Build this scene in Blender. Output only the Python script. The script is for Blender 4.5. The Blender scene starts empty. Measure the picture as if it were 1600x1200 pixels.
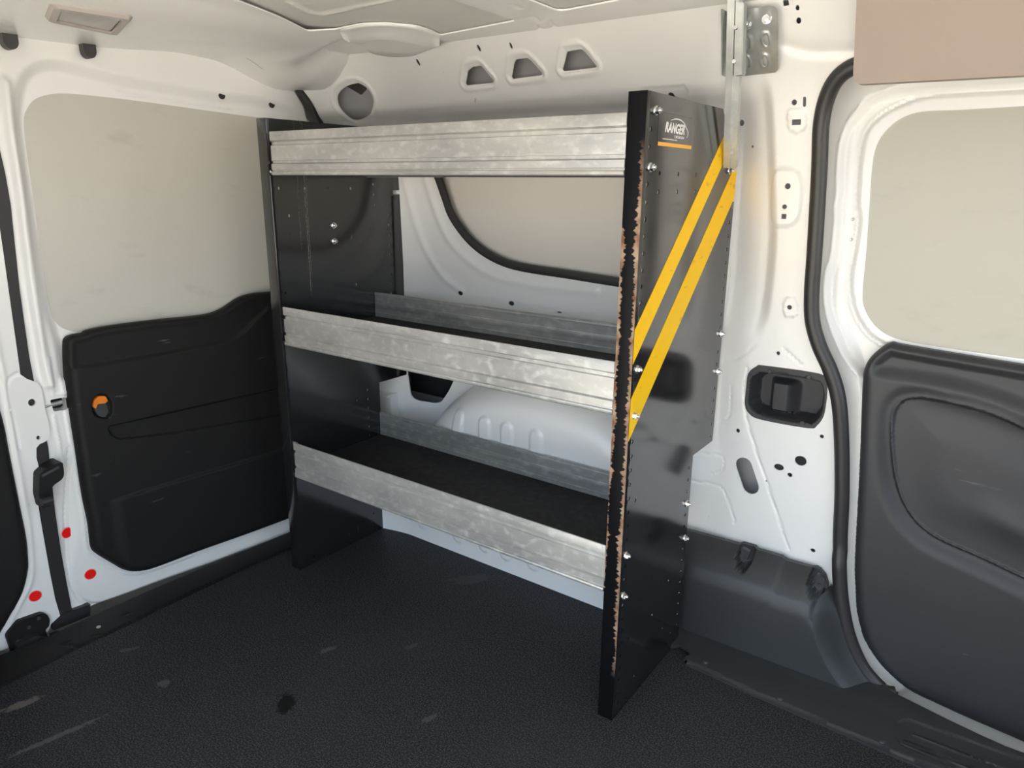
import bpy, bmesh, math, random
import numpy as np
from mathutils import Vector, Matrix
from mathutils.geometry import delaunay_2d_cdt

random.seed(7)
S = bpy.context.scene
COL = S.collection

# ------------------------------------------------------------------ camera
CAM = np.array([1.4904, -1.0864, 1.0248])
YAW, PITCH, ROLL, FPX = 0.6234, -0.2719, 0.0099, 1117.5
_cy, _sy, _cp, _sp = math.cos(YAW), math.sin(YAW), math.cos(PITCH), math.sin(PITCH)
F_ = np.array([-_sy*_cp, _cy*_cp, _sp]); R_ = np.array([_cy, _sy, 0.0]); U_ = np.cross(R_, F_)
_cr, _sr = math.cos(ROLL), math.sin(ROLL)
R2, U2 = _cr*R_+_sr*U_, -_sr*R_+_cr*U_
cd = bpy.data.cameras.new('camera'); cam = bpy.data.objects.new('camera', cd); COL.objects.link(cam)
m = Matrix.Identity(4)
for i in range(3):
    m[i][0], m[i][1], m[i][2], m[i][3] = R2[i], U2[i], -F_[i], CAM[i]
cam.matrix_world = m
cd.sensor_width = 36; cd.lens = FPX/1600*36; cd.clip_start = .02; cd.clip_end = 200
S.camera = cam

# ------------------------------------------------------------------ world, light, exposure
w = bpy.data.worlds.new('sky'); S.world = w; w.use_nodes = True
nt = w.node_tree; nt.nodes.clear()
wo = nt.nodes.new('ShaderNodeOutputWorld'); bg = nt.nodes.new('ShaderNodeBackground')
tc = nt.nodes.new('ShaderNodeTexCoord'); sp = nt.nodes.new('ShaderNodeSeparateXYZ'); rp = nt.nodes.new('ShaderNodeValToRGB')
nt.links.new(tc.outputs['Generated'], sp.inputs[0]); nt.links.new(sp.outputs['Z'], rp.inputs[0])
rp.color_ramp.elements[0].position = 0.0; rp.color_ramp.elements[0].color = (.95, .95, .95, 1)
rp.color_ramp.elements[1].position = .2; rp.color_ramp.elements[1].color = (.66, .84, 1.04, 1)
nt.links.new(rp.outputs[0], bg.inputs[0]); nt.links.new(bg.outputs[0], wo.inputs[0])
bg.inputs[1].default_value = 4.2
S.view_settings.view_transform = 'Standard'; S.view_settings.look = 'None'
S.view_settings.gamma = 1; S.view_settings.use_curve_mapping = False
S.view_settings.exposure = -0.27
S.cycles.max_bounces = 10; S.cycles.diffuse_bounces = 8; S.cycles.glossy_bounces = 5
S.cycles.use_denoising = True
S.cycles.sample_clamp_indirect = 8

# the sun stands behind the van and lights the paving outside the open side door
sd_ = bpy.data.lights.new('sun', 'SUN'); sd_.energy = 27; sd_.color = (1, .95, .87); sd_.angle = .02
sun = bpy.data.objects.new('sun', sd_); COL.objects.link(sun)
sun.rotation_euler = Vector((.25, .30, -1)).normalized().to_track_quat('-Z', 'Y').to_euler()
sun.location = (0, 0, 6)

# daylight portal in the open side door (guides sampling of the sky only)
pl = bpy.data.lights.new('doorway_daylight', 'AREA'); pl.shape = 'RECTANGLE'; pl.size = 1.62; pl.size_y = 1.27
pl.cycles.is_portal = True
po = bpy.data.objects.new('doorway_daylight', pl); COL.objects.link(po)
po.location = (1.16, -1.13, .63); po.rotation_euler = (math.pi/2, 0, 0)
po.rotation_euler = Vector((0, 1, 0)).to_track_quat('-Z', 'Z').to_euler()

# ------------------------------------------------------------------ pixel -> point on a real plane
def ray(px, py):
    return F_ + R2*(px-800)/FPX - U2*(py-600)/FPX
def at(px, py, ax, val):
    d = ray(px, py); t = (val-CAM[ax])/d[ax]
    return CAM+t*d
def atl(pts, ax, val):
    o = [i for i in range(3) if i != ax]
    return [tuple(at(x, y, ax, val)[o]) for x, y in pts]
def hit(px, py, ax, f, g=None):
    """first point where the pixel's ray meets the height field f"""
    o = [i for i in range(3) if i != ax]; d = ray(px, py)
    def F(t):
        P = CAM[None, :]+np.asarray(t)[:, None]*d[None, :]
        return P[:, ax]-f(P[:, o[0]], P[:, o[1]])
    ts = np.linspace(.75, 3.4, 160); v = F(ts); k = np.nonzero(np.sign(v[1:]) != np.sign(v[:-1]))[0]
    if len(k) == 0: return at(px, py, ax, g if g is not None else 0)
    a, b = ts[k[0]], ts[k[0]+1]; sa = np.sign(v[k[0]])
    for _ in range(4):
        tt = np.linspace(a, b, 12); vv = F(tt); j = np.nonzero(np.sign(vv) != sa)[0]
        j = j[0] if len(j) else 11
        a, b = tt[max(j-1, 0)], tt[j]
    return CAM+(a+b)/2*d
def hitl(pts, ax, f, g=None):
    o = [i for i in range(3) if i != ax]
    return [tuple(hit(x, y, ax, f, g)[o]) for x, y in pts]

# ------------------------------------------------------------------ 2-d helpers
def catmull(pts, closed=False, n=6):
    P = [np.array(p, float) for p in pts]; out = []
    N = len(P); rng = range(N if closed else N-1)
    for i in rng:
        p1, p2 = P[i], P[(i+1) % N]
        p0 = P[(i-1) % N] if (closed or i > 0) else 2*p1-p2
        p3 = P[(i+2) % N] if (closed or i+2 < N) else 2*p2-p1
        for k in range(n):
            t = k/n
            out.append(.5*((2*p1)+(-p0+p2)*t+(2*p0-5*p1+4*p2-p3)*t*t+(-p0+3*p1-3*p2+p3)*t**3))
    if not closed: out.append(P[-1])
    return [tuple(q) for q in out]
def rounded(poly, r, n=5):
    out = []; N = len(poly)
    for i in range(N):
        p0, p1, p2 = (np.array(poly[(i+k) % N], float) for k in (-1, 0, 1))
        a, b = p0-p1, p2-p1; la, lb = np.linalg.norm(a), np.linalg.norm(b)
        rr = min(r, la*.48, lb*.48)
        q0, q1 = p1+a/la*rr, p1+b/lb*rr
        for k in range(n+1):
            t = k/n; out.append(tuple((1-t)**2*q0+2*t*(1-t)*p1+t*t*q1))
    return out
def ellipse(c, a, b, n=14, rot=0):
    return [(c[0]+a*math.cos(t)*math.cos(rot)-b*math.sin(t)*math.sin(rot), c[1]+a*math.cos(t)*math.sin(rot)+b*math.sin(t)*math.cos(rot))
            for t in [2*math.pi*i/n for i in range(n)]]
def stadium(a, b, r, n=7):
    a, b = np.array(a), np.array(b); d = (b-a)/np.linalg.norm(b-a); th = math.atan2(d[1], d[0]); out = []
    for c, s in ((b, th-math.pi/2), (a, th+math.pi/2)):
        for k in range(n+1):
            t = s+math.pi*k/n; out.append((c[0]+r*math.cos(t), c[1]+r*math.sin(t)))
    return out
def resample(poly, d, closed=True):
    out = []; N = len(poly)
    for i in range(N if closed else N-1):
        a, b = np.array(poly[i]), np.array(poly[(i+1) % N]); L = np.linalg.norm(b-a)
        if L < 1e-6: continue
        k = max(1, int(math.ceil(L/d)))
        out += [tuple(a+(b-a)*j/k) for j in range(k)]
    if not closed: out.append(tuple(poly[-1]))
    return out
def pdist(U, V, poly, closed):
    """distance of arrays U,V to a polyline"""
    P = np.array(poly, float); A = P if closed else P[:-1]; B = np.roll(P, -1, 0) if closed else P[1:]
    d = np.full(U.shape, 1e9)
    for a, b in zip(A, B):
        ab = b-a; L = ab@ab
        if L < 1e-14: continue
        t = np.clip(((U-a[0])*ab[0]+(V-a[1])*ab[1])/L, 0, 1)
        d = np.minimum(d, (U-a[0]-t*ab[0])**2+(V-a[1]-t*ab[1])**2)
    return np.sqrt(d)
def inside(U, V, poly):
    P = np.array(poly, float); r = np.zeros(U.shape, bool); N = len(P)
    for i in range(N):
        a, b = P[i], P[(i+1) % N]
        if a[1] == b[1]: continue
        c = (a[1] > V) != (b[1] > V)
        r ^= c & (U < (b[0]-a[0])*(V-a[1])/(b[1]-a[1])+a[0])
    return r
def sd(U, V, poly):            # negative inside
    d = pdist(U, V, poly, True)
    return np.where(inside(U, V, poly), -d, d)
def sm(x): x = np.clip(x, 0, 1); return x*x*(3-2*x)
def gau(d, w): return np.exp(-(d/w)**2)
def table(pairs):
    """smooth lookup through (x, y) pairs"""
    pairs = sorted(pairs); X = np.array([p[0] for p in pairs]); Y = np.array([p[1] for p in pairs])
    d = np.diff(Y)/np.diff(X); mm = np.zeros(len(X)); mm[0], mm[-1] = d[0], d[-1]
    for i in range(1, len(X)-1):
        mm[i] = 0 if d[i-1]*d[i] <= 0 else 2*d[i-1]*d[i]/(d[i-1]+d[i])
    def f(x):
        x = np.clip(x, X[0], X[-1]); i = np.clip(np.searchsorted(X, x)-1, 0, len(X)-2)
        h = X[i+1]-X[i]; t = (x-X[i])/h
        return (2*t**3-3*t**2+1)*Y[i]+(t**3-2*t**2+t)*h*mm[i]+(-2*t**3+3*t**2)*Y[i+1]+(t**3-t**2)*h*mm[i+1]
    return f

# ------------------------------------------------------------------ materials
def mat(name, col, rough=.5, metal=0, coat=0, spec=.5, bump=None, mottle=None, extra=None):
    M = bpy.data.materials.new(name); M.use_nodes = True
    t = M.node_tree; b = t.nodes['Principled BSDF']
    b.inputs['Base Color'].default_value = (*col, 1); b.inputs['Roughness'].default_value = rough
    b.inputs['Metallic'].default_value = metal; b.inputs['Coat Weight'].default_value = coat
    b.inputs['Coat Roughness'].default_value = .12
    b.inputs['Specular IOR Level'].default_value = spec
    co = t.nodes.new('ShaderNodeTexCoord')
    if mottle:                                   # (scale, colour 2, low, high, stretch)
        sc, c2, lo, hi, st = mottle
        mp = t.nodes.new('ShaderNodeMapping'); mp.inputs['Scale'].default_value = st
        n = t.nodes.new('ShaderNodeTexNoise'); n.inputs['Scale'].default_value = sc; n.inputs['Detail'].default_value = 6
        r = t.nodes.new('ShaderNodeValToRGB'); r.color_ramp.elements[0].position = lo; r.color_ramp.elements[1].position = hi
        r.color_ramp.elements[0].color = (*col, 1); r.color_ramp.elements[1].color = (*c2, 1)
        t.links.new(co.outputs['Object'], mp.inputs[0]); t.links.new(mp.outputs[0], n.inputs['Vector'])
        t.links.new(n.outputs['Fac'], r.inputs[0]); t.links.new(r.outputs[0], b.inputs['Base Color'])
    if bump:
        sc, st, di = bump
        n = t.nodes.new('ShaderNodeTexNoise'); n.inputs['Scale'].default_value = sc; n.inputs['Detail'].default_value = 3
        bp = t.nodes.new('ShaderNodeBump'); bp.inputs['Strength'].default_value = st; bp.inputs['Distance'].default_value = di
        t.links.new(co.outputs['Object'], n.inputs['Vector']); t.links.new(n.outputs['Fac'], bp.inputs['Height'])
        t.links.new(bp.outputs[0], b.inputs['Normal'])
    if extra: extra(M, t, b, co)
    return M
def nn(t, kind, **kw):
    n = t.nodes.new(kind)
    for k, v in kw.items(): setattr(n, k, v)
    return n
def mixc(t, fac, a, b):
    mx = nn(t, 'ShaderNodeMix', data_type='RGBA')
    for sock, val in ((0, fac), (6, a), (7, b)):
        if isinstance(val, (int, float)): mx.inputs[sock].default_value = val
        elif isinstance(val, tuple): mx.inputs[sock].default_value = (*val, 1)
        else: t.links.new(val, mx.inputs[sock])
    return mx.outputs[2]
def mth(t, op, a, b=None, c=None):
    n = nn(t, 'ShaderNodeMath', operation=op)
    for i, v in enumerate((a, b, c)):
        if v is None: continue
        if isinstance(v, (int, float)): n.inputs[i].default_value = v
        else: t.links.new(v, n.inputs[i])
    return n.outputs[0]
def ramp(t, src, lo, hi):
    r = nn(t, 'ShaderNodeMapRange'); r.inputs[1].default_value = lo; r.inputs[2].default_value = hi
    t.links.new(src, r.inputs[0]); return r.outputs[0]
def noise(t, co, scale, detail=4, stretch=None):
    n = nn(t, 'ShaderNodeTexNoise'); n.inputs['Scale'].default_value = scale; n.inputs['Detail'].default_value = detail
    if stretch:
        mp = nn(t, 'ShaderNodeMapping'); mp.inputs['Scale'].default_value = stretch
        t.links.new(co.outputs['Object'], mp.inputs[0]); t.links.new(mp.outputs[0], n.inputs['Vector'])
    else: t.links.new(co.outputs['Object'], n.inputs['Vector'])
    return n.outputs['Fac']

def paint_marks(M, t, b, co):                  # sparse scratches and dirt specks on the paint
    n1 = ramp(t, noise(t, co, 60, 5, (1, 1, .35)), .735, .80)
    n2 = ramp(t, noise(t, co, 2.5, 2), .45, .62)
    f = mth(t, 'MULTIPLY', n1, n2)
    t.links.new(mixc(t, f, (.85, .842, .822), (.42, .40, .37)), b.inputs['Base Color'])
M_WHITE = mat('white_paint', (.85, .84, .82), .34, coat=.35, extra=paint_marks)
M_BOARD_LIFTED = mat('window_blank_brightened', (.72, .68, .62), .35, spec=.4)  # board colour lightened to make up for the shade of the shelves
M_ROOF = mat('grey_roof_skin', (.66, .65, .62), .5)
M_SKIN = mat('primer_grey', (.42, .41, .41), .6)
def board_marks(M, t, b, co):
    n1 = ramp(t, noise(t, co, 14, 6, (.6, .6, 1.4)), .62, .78)
    f = mth(t, 'MULTIPLY', n1, .35)
    t.links.new(mixc(t, f, (.55, .53, .475), (.33, .31, .27)), b.inputs['Base Color'])
M_BOARD = mat('window_blank_board', (.63, .60, .535), .3, spec=.45, extra=board_marks)
M_TAUPE = mat('taupe_plastic', (.345, .285, .245), .6, spec=.3)
M_BOARD_DIMMED = M_BOARD.copy(); M_BOARD_DIMMED.name = 'window_blank_board_dimmed'  # same board, colour darkened to offset the strong light on the sliding door
for _n in M_BOARD_DIMMED.node_tree.nodes:
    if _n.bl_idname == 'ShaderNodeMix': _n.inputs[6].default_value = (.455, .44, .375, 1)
def plastic_marks(M, t, b, co):
    n = noise(t, co, 900, 2)
    bp = nn(t, 'ShaderNodeBump'); bp.inputs['Strength'].default_value = .25; bp.inputs['Distance'].default_value = .0006
    t.links.new(n, bp.inputs['Height']); t.links.new(bp.outputs[0], b.inputs['Normal'])
    s = ramp(t, noise(t, co, 40, 6, (.25, .25, 1.6)), .69, .73)
    s2 = ramp(t, noise(t, co, 6, 3), .5, .62)
    base = b.inputs['Base Color'].default_value[:3]
    f = mth(t, 'MULTIPLY', mth(t, 'MULTIPLY', s, s2), .5)
    t.links.new(mixc(t, f, tuple(base), (.16, .16, .155)), b.inputs['Base Color'])
M_BLACKP = mat('black_plastic', (.012, .0115, .0115), .55, spec=.22, extra=plastic_marks)
M_GREYP = mat('charcoal_plastic', (.036, .036, .039), .48, spec=.5, extra=plastic_marks)
M_GREYP2 = mat('slate_plastic', (.05, .05, .056), .55, spec=.4, extra=plastic_marks)
M_TRIMP = mat('lower_trim_plastic', (.034, .036, .038), .42, spec=.5, extra=plastic_marks)
M_RUBBER = mat('black_rubber', (.028, .026, .027), .42, spec=.5)
M_DARK = mat('dark_metal_and_cavity_shade', (.02, .02, .02), .7)  # dark lock metal; also stands in for shade inside the wall cavity
def floor_marks(M, t, b, co):
    g = noise(t, co, 700, 2); g = noise(t, co, 330, 4); c0 = mixc(t, ramp(t, g, .46, .60), (.0035, .0035, .004), (.062, .060, .066))
    s = mth(t, 'MULTIPLY', ramp(t, noise(t, co, 30, 6, (1, .5, 1)), .70, .78), ramp(t, noise(t, co, 5, 3), .55, .66))
    c1 = mixc(t, mth(t, 'MULTIPLY', s, .55), c0, (.14, .135, .13))
    dust = mth(t, 'MULTIPLY', ramp(t, noise(t, co, 3.2, 5), .5, .75), .35)
    c2 = mixc(t, dust, c1, (.035, .034, .034))
    # stains and scuffs, each with a place of its own on the mat
    for q, ra, rb, rot, colr, st in (((447, 1100), .030, .016, -1.4, (.0012, .0012, .0012), 1), ((512, 1015), .020, .007, .6, (.10, .10, .095), .6), ((642, 1010), .016, .006, .6, (.08, .08, .08), .5),
                         ((672, 1122), .018, .007, .7, (.09, .09, .09), .5), ((35, 1100), .03, .010, .7, (.16, .14, .12), .7), ((90, 1150), .07, .006, .75, (.11, .11, .105), .6), ((255, 1068), .012, .01, 0, (.11, .10, .11), .6),
                         ((735, 905), .05, .02, .2, (.06, .058, .058), .6), ((200, 1015), .018, .006, .5, (.09, .09, .09), .6)):
        p = at(*q, 2, 0)
        mp = nn(t, 'ShaderNodeMapping', vector_type='TEXTURE'); mp.inputs['Location'].default_value = (p[0], p[1], 0)
        mp.inputs['Rotation'].default_value = (0, 0, rot+.62); mp.inputs['Scale'].default_value = (ra, rb, 1)
        t.links.new(co.outputs['Object'], mp.inputs[0])
        ln = nn(t, 'ShaderNodeVectorMath', operation='LENGTH'); t.links.new(mp.outputs[0], ln.inputs[0])
        dd = mth(t, 'ADD', ln.outputs['Value'], mth(t, 'MULTIPLY', mth(t, 'SUBTRACT', noise(t, co, 90, 5), .5), 2.4))
        c2 = mixc(t, mth(t, 'MULTIPLY', ramp(t, dd, 1.25, .85), st), c2, colr)
    t.links.new(c2, b.inputs['Base Color'])
    bp = nn(t, 'ShaderNodeBump'); bp.inputs['Strength'].default_value = .5; bp.inputs['Distance'].default_value = .001
    t.links.new(g, bp.inputs['Height']); t.links.new(bp.outputs[0], b.inputs['Normal'])
M_FLOOR = mat('rubber_mat', (.015, .015, .016), .6, spec=.35, extra=floor_marks)
def steel_marks(M, t, b, co):                  # satin black powder coat, dusty streaks
    s = mth(t, 'MULTIPLY', ramp(t, noise(t, co, 55, 6, (1, 1, .25)), .66, .72), ramp(t, noise(t, co, 4, 2), .45, .6))
    t.links.new(mixc(t, mth(t, 'MULTIPLY', s, .5), (.012, .012, .0125), (.11, .105, .1)), b.inputs['Base Color'])
    r = mth(t, 'MULTIPLY_ADD', noise(t, co, 9, 3), .12, .09)
    t.links.new(r, b.inputs['Roughness'])
M_STEEL = mat('black_powder_coat', (.012, .012, .0125), .2, spec=.9, coat=.25, extra=steel_marks)
def steel_scratch(M, t, b, co):
    steel_marks(M, t, b, co)
    s = nn(t, 'ShaderNodeSeparateXYZ'); t.links.new(co.outputs['Object'], s.inputs[0])
    src = b.inputs['Base Color'].links[0].from_socket; f = None
    for y0, wd, z0 in ((.099, .0012, .74), (.104, .0008, .80), (.078, .0006, .86)):
        wv = mth(t, 'MULTIPLY', mth(t, 'SUBTRACT', noise(t, co, 14, 4, (0, 0, 1)), .5), .012)
        d = mth(t, 'ABSOLUTE', mth(t, 'SUBTRACT', mth(t, 'ADD', s.outputs['Y'], wv), y0))
        k = mth(t, 'MULTIPLY', ramp(t, d, wd, wd*.3), mth(t, 'MULTIPLY', ramp(t, s.outputs['Z'], z0, z0+.01), ramp(t, noise(t, co, 200, 3), .35, .55)))
        f = k if f is None else mth(t, 'MAXIMUM', f, k)
    t.links.new(mixc(t, mth(t, 'MULTIPLY', f, .7), src, (.30, .29, .27)), b.inputs['Base Color'])
M_STEELL = mat('scratched_black_powder_coat', (.012, .012, .0125), .2, spec=.9, coat=.25, extra=steel_scratch)
def flange_wear(M, t, b, co):                  # chipped paint showing copper-brown metal along both edges
    s = nn(t, 'ShaderNodeSeparateXYZ'); t.links.new(co.outputs['Object'], s.inputs[0])
    edge = mth(t, 'MULTIPLY', mth(t, 'ABSOLUTE', mth(t, 'ADD', s.outputs['X'], .0163)), 61.0)   # 0 middle .. 1 edge
    n1 = noise(t, co, 30, 8, (.55, 1, 4.2)); n2 = noise(t, co, 9, 3, (.1, .1, 1)); nb = noise(t, co, 140, 3, (.6, 1, 2.2))
    v = mth(t, 'ADD', mth(t, 'ADD', mth(t, 'MULTIPLY', edge, .42), mth(t, 'MULTIPLY', n1, .55)), mth(t, 'ADD', mth(t, 'MULTIPLY', n2, .5), mth(t, 'MULTIPLY', nb, .22)))
    zf = nn(t, 'ShaderNodeValToRGB'); t.links.new(s.outputs['Z'], zf.inputs[0])
    e = zf.color_ramp.elements; e[0].position = .0; e[0].color = (0, 0, 0, 1); e[1].position = 1.12; e[1].color = (.1, .1, .1, 1)
    for p_, c_ in ((.18, .25), (.30, .55), (.50, .8), (.62, 1.0), (.93, 1.0), (.97, .5)):
        q = e.new(p_); q.color = (c_, c_, c_, 1)
    v = mth(t, 'ADD', v, mth(t, 'MULTIPLY', mth(t, 'SUBTRACT', zf.outputs[0], .75), .35))
    f = ramp(t, v, .985, 1.03)
    rr = mth(t, 'MULTIPLY_ADD', s.outputs['X'], 30.7, 1.0)
    v2 = mth(t, 'ADD', rr, mth(t, 'ADD', mth(t, 'MULTIPLY', mth(t, 'SUBTRACT', n1, .5), .9), mth(t, 'MULTIPLY', mth(t, 'SUBTRACT', n2, .45), .9)))
    low = mth(t, 'MULTIPLY', ramp(t, v2, .86, .92), mth(t, 'MULTIPLY', ramp(t, s.outputs['Z'], .10, .14), ramp(t, s.outputs['Z'], 1.10, 1.0)))
    f = mth(t, 'MAXIMUM', f, low)
    worn = mixc(t, ramp(t, noise(t, co, 40, 4), .35, .65), (.17, .075, .042), (.36, .26, .18))
    t.links.new(mixc(t, f, (.005, .005, .006), worn), b.inputs['Base Color'])
    t.links.new(mth(t, 'MULTIPLY_ADD', f, .2, .36), b.inputs['Roughness'])
M_WORN = mat('chipped_black_paint', (.01, .01, .01), .25, spec=.1, extra=flange_wear)
def alu(M, t, b, co):
    patch = ramp(t, noise(t, co, 7, 5, (.7, 1, 2.2)), .35, .68)
    sp_ = ramp(t, noise(t, co, 45, 7, (1, 1, 1.6)), .5, .68)
    c1 = mixc(t, patch, (.43, .43, .42), (.60, .59, .565))
    c2 = mixc(t, mth(t, 'MULTIPLY', sp_, .45), c1, (.78, .775, .75))
    t.links.new(c2, b.inputs['Base Color'])
    t.links.new(mth(t, 'MULTIPLY_ADD', sp_, .16, .38), b.inputs['Roughness'])
    n = noise(t, co, 120, 4, (.15, 1, 3))
    bp = nn(t, 'ShaderNodeBump'); bp.inputs['Strength'].default_value = .12; bp.inputs['Distance'].default_value = .0008
    t.links.new(n, bp.inputs['Height']); t.links.new(bp.outputs[0], b.inputs['Normal'])
M_ALU = mat('scuffed_aluminium', (.6, .6, .59), .35, metal=.6, extra=alu)
M_GALV = mat('galvanised_steel', (.50, .52, .51), .42, metal=.75, mottle=(30, (.62, .64, .62), .4, .65, (1, 1, 1)))
M_ZINC = mat('bright_zinc', (.8, .8, .82), .2, metal=1)
def yel(M, t, b, co):
    f = mth(t, 'MULTIPLY', ramp(t, noise(t, co, 40, 6, (1, .6, 2)), .64, .7), .5)
    t.links.new(mixc(t, f, (.95, .56, .002), (.55, .28, .01)), b.inputs['Base Color'])
M_YELLOW = mat('yellow_vinyl', (.90, .50, .004), .45, spec=.2, extra=yel)
M_AMBER = mat('amber_print', (.85, .42, .05), .4)
M_PRINT = mat('white_print', (.85, .85, .84), .4)
M_FILM = mat('sticker_film', (.03, .03, .031), .12, spec=.8)
M_FILME = mat('sticker_edge', (.10, .10, .10), .3)
M_RED = mat('red_sticker', (.95, .006, .004), .4)
M_REDE = mat('pink_sticker_edge', (.9, .45, .42), .5)
M_ORANGE = mat('orange_plastic', (.75, .20, .01), .4)
M_LENS = mat('frosted_lens', (.40, .36, .35), .25, spec=.6)
M_LAMP = mat('lamp_housing_plastic', (.48, .43, .40), .5)
M_DECK = mat('shelf_mat', (.014, .013, .013), .6, spec=.3, mottle=(60, (.032, .03, .028), .45, .75, (1, 1, 1)))
M_CONC = mat('sunlit_paving', (.53, .472, .395), .9, mottle=(2, (.47, .418, .35), .4, .6, (1, 1, 1)))
M_CAB = mat('grey_cab_trim', (.30, .29, .28), .6)

# ------------------------------------------------------------------ object helpers
def link(o, parent=None):
    COL.objects.link(o)
    if parent: o.parent = parent
    return o
def tag(o, label=None, cat=None, group=None, kind=None):
    if label: o['label'] = label
    if cat: o['category'] = cat
    if group: o['group'] = group
    if kind: o['kind'] = kind
    return o
def empty(name, loc=(0, 0, 0)):
    o = bpy.data.objects.new(name, None); o.location = loc; link(o); return o
def make(name, verts, faces, mats, parent=None, mi=None, smooth=None, normals=None, sharp=30):
    me = bpy.data.meshes.new(name); me.from_pydata([tuple(map(float, v)) for v in verts], [], faces)
    for mm in (mats if isinstance(mats, (list, tuple)) else [mats]): me.materials.append(mm)
    if mi is not None: me.polygons.foreach_set('material_index', mi)
    me.update()
    if normals is not None:
        me.polygons.foreach_set('use_smooth', [True]*len(me.polygons))
        me.normals_split_custom_set_from_vertices([tuple(map(float, n)) for n in normals])
    elif smooth:
        me.polygons.foreach_set('use_smooth', [True]*len(me.polygons))
        try: me.set_sharp_from_angle(angle=math.radians(sharp))
        except Exception: pass
    o = bpy.data.objects.new(name, me)
    return link(o, parent)
def bmobj(name, bm, mats, parent=None, smooth=True, sharp=35):
    bmesh.ops.recalc_face_normals(bm, faces=bm.faces)
    me = bpy.data.meshes.new(name); bm.to_mesh(me); bm.free()
    for mm in (mats if isinstance(mats, (list, tuple)) else [mats]): me.materials.append(mm)
    if smooth:
        me.polygons.foreach_set('use_smooth', [True]*len(me.polygons))
        me.set_sharp_from_angle(angle=math.radians(sharp))
    o = bpy.data.objects.new(name, me); return link(o, parent)
def box(bm, lo, hi, bev=0, mi=0, M=None):
    r = bmesh.ops.create_cube(bm, size=1)
    for v in r['verts']:
        v.co = Vector([lo[i]+(v.co[i]+.5)*(hi[i]-lo[i]) for i in range(3)])
    es = list({e for v in r['verts'] for e in v.link_edges}); fs = {f for v in r['verts'] for f in v.link_faces}
    vs = list(r['verts'])
    if bev:
        q = bmesh.ops.bevel(bm, geom=es, offset=bev, segments=2, affect='EDGES', profile=.6)
        fs = set(q['faces']) | {f for f in fs if f.is_valid}; vs = list({v for f in fs for v in f.verts})
    for f in fs:
        if f.is_valid: f.material_index = mi
    if M is not None:
        for v in vs: v.co = M @ v.co
def cyl(bm, c, ax, r, h, n=20, r2=None, mi=0, rot=0):
    """cylinder from c along unit axis ax"""
    ax = Vector(ax).normalized(); q = ax.to_track_quat('Z', 'Y'); c = Vector(c)
    rings = []
    for zz, rr in ((0, r), (h, r if r2 is None else r2)):
        rings.append([bm.verts.new(c+q @ Vector((rr*math.cos(rot+2*math.pi*i/n), rr*math.sin(rot+2*math.pi*i/n), zz))) for i in range(n)])
    fs = [bm.faces.new([rings[0][i], rings[0][(i+1) % n], rings[1][(i+1) % n], rings[1][i]]) for i in range(n)]
    fs += [bm.faces.new(rings[0][::-1]), bm.faces.new(rings[1])]
    for f in fs: f.material_index = mi
def prism(bm, poly, lift, d, mi=0):
    """poly: 2-d points, lift(u,v,t)->3-d with t 0..d"""
    a = [bm.verts.new(lift(u, v, 0)) for u, v in poly]; b = [bm.verts.new(lift(u, v, d)) for u, v in poly]
    n = len(poly); fs = [bm.faces.new(a), bm.faces.new(b[::-1])]
    fs += [bm.faces.new([a[i], b[i], b[(i+1) % n], a[(i+1) % n]]) for i in range(n)]
    for f in fs: f.material_index = mi
def tube(name, pts, prof, up, mat_, parent=None, closed=False):
    """sweep a 2-d profile (a,b) along pts; b axis = up direction"""
    P = [Vector(p) for p in pts]; n = len(P); V = []; up = Vector(up)
    for i, p in enumerate(P):
        a = P[i-1] if (i > 0 or closed) else p; b = P[(i+1) % n] if (i < n-1 or closed) else p
        t = (b-a).normalized(); s = t.cross(up).normalized(); u = s.cross(t).normalized()
        V += [p+s*x+u*y for x, y in prof]
    k = len(prof); Fc = []
    for i in range(n if closed else n-1):
        for j in range(k):
            a0, a1 = i*k+j, i*k+(j+1) % k; b0, b1 = ((i+1) % n)*k+j, ((i+1) % n)*k+(j+1) % k
            Fc.append((a0, a1, b1, b0))
    if not closed: Fc += [tuple(range(k))[::-1], tuple(range((n-1)*k, n*k))]
    bm = bmesh.new(); vs = [bm.verts.new(v) for v in V]
    for f in Fc: bm.faces.new([vs[i] for i in f])
    return bmobj(name, bm, mat_, parent)
def circ(r, n=12, sy=1): return [(r*math.cos(2*math.pi*i/n), sy*r*math.sin(2*math.pi*i/n)) for i in range(n)]

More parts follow.
